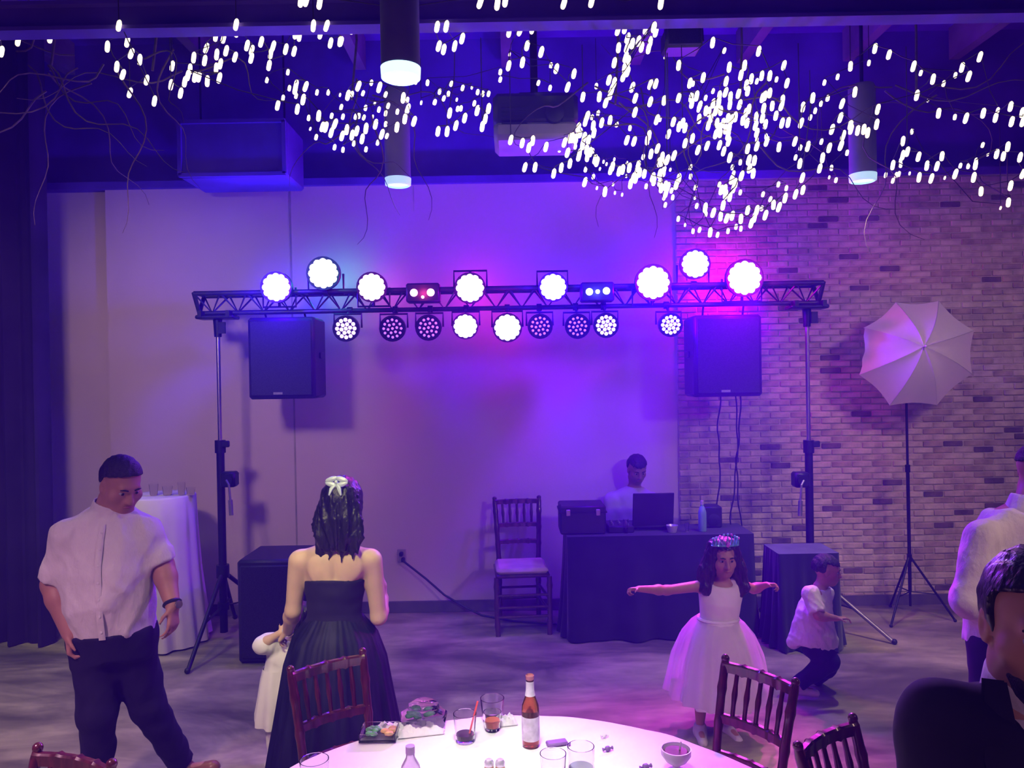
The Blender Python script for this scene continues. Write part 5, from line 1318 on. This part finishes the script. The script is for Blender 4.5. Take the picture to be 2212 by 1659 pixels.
for i in (0, 1): S.cap(J['hip'][i], J['kn'][i], .056, .046, k=.02); S.cap(J['kn'][i], J['an'][i], .044, .032, k=.02)
S.wrinkle(.003, 40, 5); S.build('tights', wd, kid)
for i in (0, 1): shoe(kid, J['an'][i], J['ft'][i], .6, M['shirt'])

# ------------------------------------------------------------------ girl with outstretched arms
D = 4.35
J = dict(head=P(1562, 1205, D - .01), neck=P(1558, 1252, D + .01), pelvis=P(1552, 1380, D), chest=P(1556, 1300, D), right=(1, 0, 0),
         sh=[P(1517, 1265, D), P(1600, 1263, D)], el=[P(1440, 1275, D - .06), P(1628, 1272, D + .14)], wr=[P(1380, 1272, D - .16), P(1656, 1263, D + .05)],
         hip=[P(1530, 1390, D), P(1574, 1390, D)], kn=[P(1515, 1490, D), P(1572, 1490, D)], an=[P(1512, 1568, D), P(1574, 1564, D + .05)],
         hd=[(-1, -.3, .05), (.7, -.6, .1)], hn=[(.0, -.5, -1), (-.2, -.6, -1)], ht=[(0, -1, .3), (0, -1, .3)], curl=[.95, .85], ft=[(-.1, -1, 0), (.2, -1, 0)], fsc=.75)
HF = frame((.04, -1, -.06), up); HC = J['head']
GIRL = [(-.14, .09, .075), (0, .115, .09), (.3, .095, .08), (.6, .108, .085), (.8, .112, .07), (.92, .085, .055), (1, .042, .04)]
S = SDF(allpts(J), .005); torso(S, J, GIRL, k=.025); limbs(S, J, .60, .66, hsc=.66); head_solid(S, HC, HF, .87, J['neck'], .036)
girl = S.build('person', M['skin'], origin=(J['pelvis'].x, J['pelvis'].y, 0)); props(girl, 'girl in a white party dress and tiara holding both arms out sideways', 'person')
face_parts(girl, HC, HF, .87)
F_right = HF @ Vector((1, 0, 0))
def girlhair(S, L):
    for s in (-1, 1):
        S.cap(L(s * .055, -.01, .07), L(s * .098, -.0, -.08), .042, .040, k=.03); S.cap(L(s * .098, .0, -.08), L(s * .125, .03, -.19), .042, .034, k=.03)
        S.cap(L(s * .125, .03, -.19), L(s * .10, .055, -.235), .034, .012, k=.02); S.cap(L(s * .10, -.01, -.06), L(s * (.175 if s > 0 else .150), -.02, -.21), .034, .012, k=.03)
    S.loft([L(0, -.075, -.22), L(0, -.06, -.1), L(0, -.03, .02)], [.13, .12, .09], [.03, .05, .08], F_right, .03)
S = hair_cap([HC, HC - Vector((0, 0, .2)), HC + Vector((.15, 0, 0)), HC - Vector((.15, 0, 0))], HC, HF, .87, .005, lambda x, y, z: np.minimum(-(z - .072 - .5 * np.abs(x) * 0), np.maximum(y - .045, -(z + .3))), .014, girlhair)
S.build('hair', mat('dark_brown_hair', (.035, .012, .02), .35, var=.4, scale=60, bump=.4, bscale=120, stretch=(1, 1, .15)), girl)
white_dress = mat('white_dress_satin', (.80, .74, .80), .75, var=.04, scale=6)
S = SDF(allpts(J), .006); torso(S, J, GIRL, .1, .90, infl=.010, k=.02)
for i in (0, 1): S.cap(J['sh'][i].lerp(J['neck'], .25) + Vector((0, 0, .012)), J['sh'][i].lerp(J['chest'], .5), .034, .05, k=.03)
S.ell(P(1556, 1250, D - .09), (.05, .05, .035), None, .02, sub=True); S.wrinkle(.0025, 40, 6, (1, 1, .4)); S.build('bodice', white_dress, girl)
zw = P(1552, 1338, D).z; pc = Vector(J['pelvis']); zh = P(1552, 1508, D).z
MB().lathe([(.105, zw + .01), (.118, zw - .02), (.150, zw - .12), (.185, zw - .25), (.205, zw - .36), (.225, zh)], (pc.x, pc.y, 0), n=120, caps=False, fold=lambda th, u: .05 * u * math.sin(th * 11) + .03 * u * math.sin(th * 19 + 1)).build('underskirt', white_dress, girl, angle=3)
tulle = sheer('tulle', (.86, .78, .88), .48, .65)
MB().lathe([(.108, zw + .012), (.150, zw - .02), (.205, zw - .09), (.250, zw - .20), (.275, zw - .33), (.292, zh + .03)], (pc.x, pc.y + .02, 0), n=140, caps=False, fold=lambda th, u: .05 * u * math.sin(th * 14 + u) + .03 * u * math.sin(th * 23 + 1)).build('tulle_overskirt', tulle, girl, angle=3)
MB().tube([Vector((pc.x + .112 * math.cos(a * .314), pc.y + .098 * math.sin(a * .314), zw + .008)) for a in range(20)], .010, 6, closed=True).build('sash', white_dress, girl)
for i in (0, 1): shoe(girl, J['an'][i], J['ft'][i], .75, mat('white_shoe', (.6, .58, .6), .4))
# tiara
ti = thing('tiara', 'sparkling teal tiara on the head of the girl', 'tiara', HC + Vector((0, 0, .085)))
gem = mat('teal_crystal', (.25, .75, .72), .12, .6, var=.3, scale=60); gem2 = mat('violet_crystal', (.75, .2, .85), .12, .4, var=.3, scale=60)
arc = lambda a, z, r=1.0: HC + HF @ Vector((.078 * r * math.sin(a), .030 + .062 * r * math.cos(a) - .01, z))
MB().tube([arc(-1.35 + .27 * k, .080 + .012 * math.cos(-1.35 + .27 * k)) for k in range(11)], .005, 6).build('band', gem, ti)
for k in range(9):
    a_ = -1.1 + .275 * k; hgt = .030 + .034 * math.cos(a_ * 1.2) ** 2
    MB().tube([arc(a_ - .10, .086), arc(a_, .088 + hgt, 1.02), arc(a_ + .10, .086)], .0042, 5).build('point', gem, ti)
    MB().ball(arc(a_, .092 + hgt, 1.02), .0075, 8, 6).build('crystal', gem if k % 3 else gem2, ti)
MB().ball(arc(0, .100, 1.06), .015, 10, 8, (.8, .6, 1.1)).build('centre_stone', gem2, ti)

# ------------------------------------------------------------------ boy running to the right
D = 4.85
J = dict(head=P(1786, 1232, D), neck=P(1772, 1264, D), pelvis=P(1762, 1388, D), chest=P(1762, 1322, D), right=(.35, 1, 0),
         sh=[P(1752, 1285, D - .09), P(1782, 1285, D + .10)], el=[P(1768, 1330, D - .15), P(1738, 1330, D + .16)], wr=[P(1808, 1336, D - .14), P(1722, 1350, D + .12)],
         hip=[P(1762, 1398, D - .05), P(1772, 1398, D + .06)], kn=[P(1790, 1428, D - .06), P(1782, 1440, D + .08)], an=[P(1724, 1478, D - .06), P(1760, 1470, D + .20)],
         hd=[(1, -.1, .1), (-.3, 0, -1)], hn=[(0, 0, -1), (1, 0, 0)], ht=[(0, -1, 0), (0, 1, 0)], curl=[.5, .6], ft=[(1, -.15, -.10), (.6, .2, -.6)], fsc=.62)
HF = frame((.92, -.3, -.12), up); HC = J['head']
S = SDF(allpts(J), .006); torso(S, J, KID, k=.02); limbs(S, J, .62, .66, hsc=.6); head_solid(S, HC, HF, .78, J['neck'], .034)
boy = S.build('person', M['skin'], origin=(J['pelvis'].x, J['pelvis'].y, 0)); props(boy, 'small boy in a white shirt and dark trousers running past the black table', 'person')
face_parts(boy, HC, HF, .78)
hair_cap([HC], HC, HF, .78, .005, lambda x, y, z: np.minimum(-(z - .060 + .2 * (y - .04)), np.maximum(y + .01, -(z + .01))), .010, None, .004).build('hair', M['hair_short'], boy)
S = SDF(allpts(J), .006); torso(S, J, [(-.14, .13, .13), (0, .125, .125), (.3, .115, .11), (.6, .105, .095), (.8, .095, .078), (.92, .07, .06), (1, .04, .04)], -.02, .96, infl=.010, k=.02)
for i in (0, 1): S.cap(J['sh'][i], J['sh'][i].lerp(J['el'][i], .85), .055, .055, k=.03, flat=True)
S.cap(P(1752, 1330, D), P(1712, 1388, D + .02), .09, .035, k=.06)
S.wrinkle(.010, 24, 9, (1, 1, .6), True); S.build('shirt', M['shirt'], boy)
S = SDF(allpts(J), .006); torso(S, J, KID, -.14, .12, infl=.012, k=.03)
for i in (0, 1): S.cap(J['hip'][i], J['kn'][i], .085, .068, k=.03); S.cap(J['kn'][i], J['an'][i], .066, .045, k=.02, flat=True)
S.wrinkle(.004, 34, 3); S.build('trousers', M['navy'], boy)
for i in (0, 1): shoe(boy, J['an'][i], J['ft'][i], .72, mat('grey_shoe', (.55, .50, .54), .6))

# ------------------------------------------------------------------ man in white shirt at the right edge
D = 3.6
J = dict(head=P(2246, 1018, D + .02), neck=P(2222, 1092, D), pelvis=P(2190, 1400, D), chest=P(2200, 1220, D), right=(.75, -.66, 0),
         sh=[P(2116, 1160, D - .06), P(2310, 1150, D - .05)], el=[P(2090, 1300, D - .10), P(2330, 1290, D)], wr=[P(2165, 1360, D + .10), P(2290, 1360, D + .2)],
         hip=[P(2150, 1405, D), P(2230, 1405, D)], kn=[P(2140, 1560, D), P(2230, 1560, D)], an=[P(2140, 1735, D), P(2235, 1735, D)],
         hd=[(1, .4, -.1), (-.5, .6, 0)], hn=[(0, .2, -1), (0, 0, -1)], ht=[(0, 1, 0), (0, 1, 0)], curl=[.5, .5], ft=[(.66, .75, 0), (.66, .75, 0)])
HF = frame((.82, .35, -.15), up); HC = J['head']
S = SDF(allpts(J), .0085); torso(S, J, MANR); limbs(S, J, 1.1, 1.05); head_solid(S, HC, HF, 1.08, J['neck'], .066, 1.1)
mr = S.build('person', M['skin'], origin=(J['pelvis'].x, J['pelvis'].y, 0)); props(mr, 'tall man in a white shirt cut off by the right edge, his back to us', 'person')
face_parts(mr, HC, HF, 1.08)
hair_cap([HC], HC, HF, 1.08, .007, lambda x, y, z: np.minimum(-(z - .07 + .25 * (y - .04)), np.maximum(y + .01, -(z - .03))), .005).build('hair', M['hair_short'], mr)
S = SDF(allpts(J), .0085); torso(S, J, MANR, -.02, .95, infl=.03)
for i in (0, 1):
    sh, el, wr = J['sh'][i], J['el'][i], J['wr'][i]
    S.cap(Vector(J['neck']).lerp(sh, .35) - Vector((0, 0, .03)), sh.lerp(J['neck'], .08), .056, .058, k=.06); S.cap(sh, el, .070, .072, k=.05); S.cap(el, el.lerp(wr, .9), .070, .052, k=.03, flat=True)
S.wrinkle(.011, 14, 14, (1.2, 1, .7), True); sh_o = S.build('shirt', M['shirt'], mr)
n0 = Vector(J['neck']); S = SDF([n0, HC], .007, .12); S.cap(n0 - Vector((0, 0, .03)), n0 + (HC - n0).normalized() * .045, .10, .084, k=.01, flat=True); S.cap(n0, n0 + (HC - n0).normalized() * .13, .072, .074, k=.004, sub=True); S.build('collar', M['shirt'], sh_o)
S = SDF(allpts(J), .0095); torso(S, J, MANR, -.14, .07, infl=.016)
for i in (0, 1): S.cap(J['hip'][i], J['kn'][i], .11, .085, k=.05); S.cap(J['kn'][i], J['an'][i], .084, .066, k=.03, flat=True)
S.wrinkle(.004, 22, 8); S.build('trousers', M['navy'], mr)
for i in (0, 1): shoe(mr, J['an'][i], J['ft'][i], 1.1, M['black_plastic'], .008)

# ------------------------------------------------------------------ man in the dark suit, right foreground
D = 1.29
J = dict(head=P(2246, 1352, D), neck=P(2240, 1500, D + .02), pelvis=P(2235, 2050, D + .02), chest=P(2240, 1700, D + .02), right=(1, -.05, 0),
         sh=[P(2036, 1562, D + .01), P(2455, 1562, D + .08)], el=[P(2010, 1900, D - .02), P(2500, 1880, D + .12)], wr=[P(2010, 2150, D - .12), P(2460, 2140, D - .05)],
         hip=[P(2160, 2070, D), P(2310, 2070, D + .03)], kn=[(0, 0, 0), (0, 0, 0)], an=[(0, 0, 0), (0, 0, 0)],
         hd=[(.1, -.2, -1), (-.1, -.2, -1)], hn=[(1, 0, 0), (-1, 0, 0)], ht=[(0, -1, 0), (0, -1, 0)], curl=[.4, .4], ft=[(0, -1, 0), (.3, -1, 0)])
for i in (0, 1):
    h_ = J['hip'][i]; J['kn'][i] = Vector((h_.x, h_.y - .02, .50)); J['an'][i] = Vector((h_.x, h_.y + .02, .09))
HF = frame((-.34, -.93, -.08), up); HC = J['head']
S = SDF(allpts(J), .0065); torso(S, J, MALE); limbs(S, J, 1.0, 1.0); head_solid(S, HC, HF, 1.0, J['neck'], .060, 1.08)
ms = S.build('person', M['skin'], origin=(J['pelvis'].x, J['pelvis'].y, 0)); props(ms, 'bearded man in a dark suit in the lower right corner, nearest to the camera', 'person')
face_parts(ms, HC, HF, 1.0)
hair_cap([HC], HC, HF, 1.0, .005, lambda x, y, z: np.minimum(-(z - .052 - .40 * np.clip(y, 0, None)), np.maximum(y - .022, -(z + .035))), .009).build('hair', M['hair'], ms)
# beard follows the jaw
S = SDF([HC], .005, .2); L_ = lambda x, y, z: HC + HF @ (Vector((x, y, z)) * 1.0)
S.ell(L_(0, .022, -.048), (.066, .073, .079), HF, .02); S.ell(L_(0, .05, -.094), (.037, .036, .030), HF, .03)
Ri = np.array(HF.transposed(), np.float32); cc = vec(HC)
def bk(X, Y, Z):
    X, Y, Z = X - cc[0], Y - cc[1], Z - cc[2]
    x = Ri[0, 0] * X + Ri[0, 1] * Y + Ri[0, 2] * Z; y = Ri[1, 0] * X + Ri[1, 1] * Y + Ri[1, 2] * Z; z = Ri[2, 0] * X + Ri[2, 1] * Y + Ri[2, 2] * Z
    return np.maximum(z + .035 + .45 * np.clip(y - .01, 0, None) * 1.1, -(y - .0))
S.cut(bk); S.wrinkle(.0015, 160, 2); S.build('beard', M['hair_short'], ms)
S = SDF(allpts(J), .008); torso(S, J, MALE, -.14, .94, infl=.030)
for i in (0, 1):
    sh, el, wr = J['sh'][i], J['el'][i], J['wr'][i]
    S.cap(Vector(J['neck']).lerp(sh, .2) - Vector((0, 0, .040)), sh.lerp(J['neck'], .05) + Vector((0, 0, .004)), .060, .052, k=.07); S.cap(sh, el, .060, .062, k=.05); S.cap(el, el.lerp(wr, .96), .064, .05, k=.03, flat=True)
fr = Vector((-.05, -1, 0)).normalized(); rt = Vector((1, -.05, 0)).normalized(); n0 = Vector(J['neck'])
S.wrinkle(.005, 14, 21, None, True)
vb = n0 + fr * .15 - Vector((0, 0, .38))                    # V opening of the jacket
Xc = vec(n0)
def vcut(X, Y, Z):
    r_ = (X - Xc[0]) * rt.x + (Y - Xc[1]) * rt.y; f_ = (X - Xc[0]) * fr.x + (Y - Xc[1]) * fr.y; z_ = Z - Xc[2]
    inside = np.maximum(np.maximum(np.abs(r_) - (.085 + .24 * (z_ - .02)), -f_ + .01), -(z_ + .34))
    return -inside
S.cut(vcut); jk = S.build('suit_jacket', M['suit'], ms)
for s in (-1, 1):
    b = MB(); q = [n0 + rt * s * .078 + fr * .05 + Vector((0, 0, .04)), n0 + rt * s * .095 + fr * .125 - Vector((0, 0, .06)), n0 + rt * s * .075 + fr * .168 - Vector((0, 0, .18)), n0 + rt * s * .012 + fr * .178 - Vector((0, 0, .36))]
    V = []
    for k, p_ in enumerate(q):
        wd_ = (.03, .055, .05, .01)[k]; V += [p_ - rt * s * .0, p_ + rt * s * wd_ - fr * .012]
    Vb = [v - fr * .008 for v in V]; F = []
    for k in range(3): a = 2 * k; F += [(a, a + 1, a + 3, a + 2), (a + 10 - 2, a + 12 - 2, a + 13 - 2, a + 11 - 2)]
    b.add(V + Vb, F); b.build('lapel', M['suit'], jk)
S = SDF(allpts(J), .008); torso(S, J, MALE, .1, .96, infl=.014); S.wrinkle(.002, 30, 4); sh_o = S.build('shirt', M['shirt'], ms)
S = SDF([n0, HC], .006, .12); ud = (HC - n0).normalized(); S.cap(n0 - ud * .03, n0 + ud * .045, .088, .078, k=.01, flat=True); S.cap(n0, n0 + ud * .13, .066, .068, k=.004, sub=True)
S.ell(n0 + fr * .09 + ud * .02, (.022, .06, .07), frame(fr, up), .01, sub=True); S.build('collar', M['shirt'], sh_o)
S = SDF(allpts(J), .010); torso(S, J, MALE, -.14, .07, infl=.014)
for i in (0, 1): S.cap(J['hip'][i], J['kn'][i], .105, .08, k=.05); S.cap(J['kn'][i], J['an'][i], .078, .06, k=.03, flat=True)
S.build('trousers', M['suit'], ms)
for i in (0, 1): shoe(ms, J['an'][i], J['ft'][i], 1.05, M['black_plastic'], .008)

# ------------------------------------------------------------------ disc jockey behind the table
D = ya + .60
J = dict(head=P(1376, 1014, D), neck=P(1370, 1052, D + .04), pelvis=P(1362, 1240, D + .05), chest=P(1362, 1130, D + .05), right=(1, 0, 0),
         sh=[P(1322, 1082, D + .02), P(1408, 1082, D + .02)], el=[P(1310, 1160, D - .04), P(1424, 1160, D - .04)], wr=[P(1342, 1150, D - .26), P(1396, 1150, D - .28)],
         hip=[P(1340, 1245, D), P(1384, 1245, D)], kn=[(0, 0, 0), (0, 0, 0)], an=[(0, 0, 0), (0, 0, 0)],
         hd=[(.2, -1, -.2), (-.1, -1, -.2)], hn=[(0, 0, -1), (0, 0, -1)], ht=[(1, 0, 0), (-1, 0, 0)], curl=[.4, .4], ft=[(0, -1, 0), (0, -1, 0)])
for i in (0, 1):
    h_ = J['hip'][i]; J['kn'][i] = Vector((h_.x, h_.y - .05, .35)); J['an'][i] = Vector((h_.x, h_.y + .05, .09))
HF = frame((.15, -.93, -.38), up); HC = J['head']
S = SDF(allpts(J), .0085); torso(S, J, [(a, b * .93, c * .95) for a, b, c in MALE]); limbs(S, J, .95, .8); head_solid(S, HC, HF, .96, J['neck'], .052)
dj = S.build('person', M['skin_dark'], origin=(J['pelvis'].x, J['pelvis'].y, 0)); props(dj, 'disc jockey in grey shirt behind the laptop, head bent down', 'person')
face_parts(dj, HC, HF, .96)
hair_cap([HC], HC, HF, .96, .007, lambda x, y, z: np.minimum(-(z - .065 + .2 * (y - .04)), np.maximum(y + .01, -(z + .0))), .013, None, .005).build('hair', M['hair_short'], dj)
S = SDF(allpts(J), .0085); torso(S, J, MALE, -.05, 1.0, infl=.014)
for i in (0, 1):
    sh, el, wr = J['sh'][i], J['el'][i], J['wr'][i]
    S.cap(Vector(J['neck']).lerp(sh, .5) - Vector((0, 0, .02)), sh, .058, .064, k=.05); S.cap(sh, el, .064, .058, k=.04); S.cap(el, el.lerp(wr, .9), .056, .044, k=.03, flat=True)
S.wrinkle(.005, 26, 31); S.build('shirt', mat('grey_shirt', (.38, .36, .40), .8, var=.06), dj)
S = SDF(allpts(J), .010); torso(S, J, MALE, -.14, .07, infl=.012)
for i in (0, 1): S.cap(J['hip'][i], J['kn'][i], .09, .075, k=.05); S.cap(J['kn'][i], J['an'][i], .072, .056, k=.03, flat=True)
S.build('trousers', M['navy'], dj)
for i in (0, 1): shoe(dj, J['an'][i], J['ft'][i], 1.0, M['black_plastic'], .008)
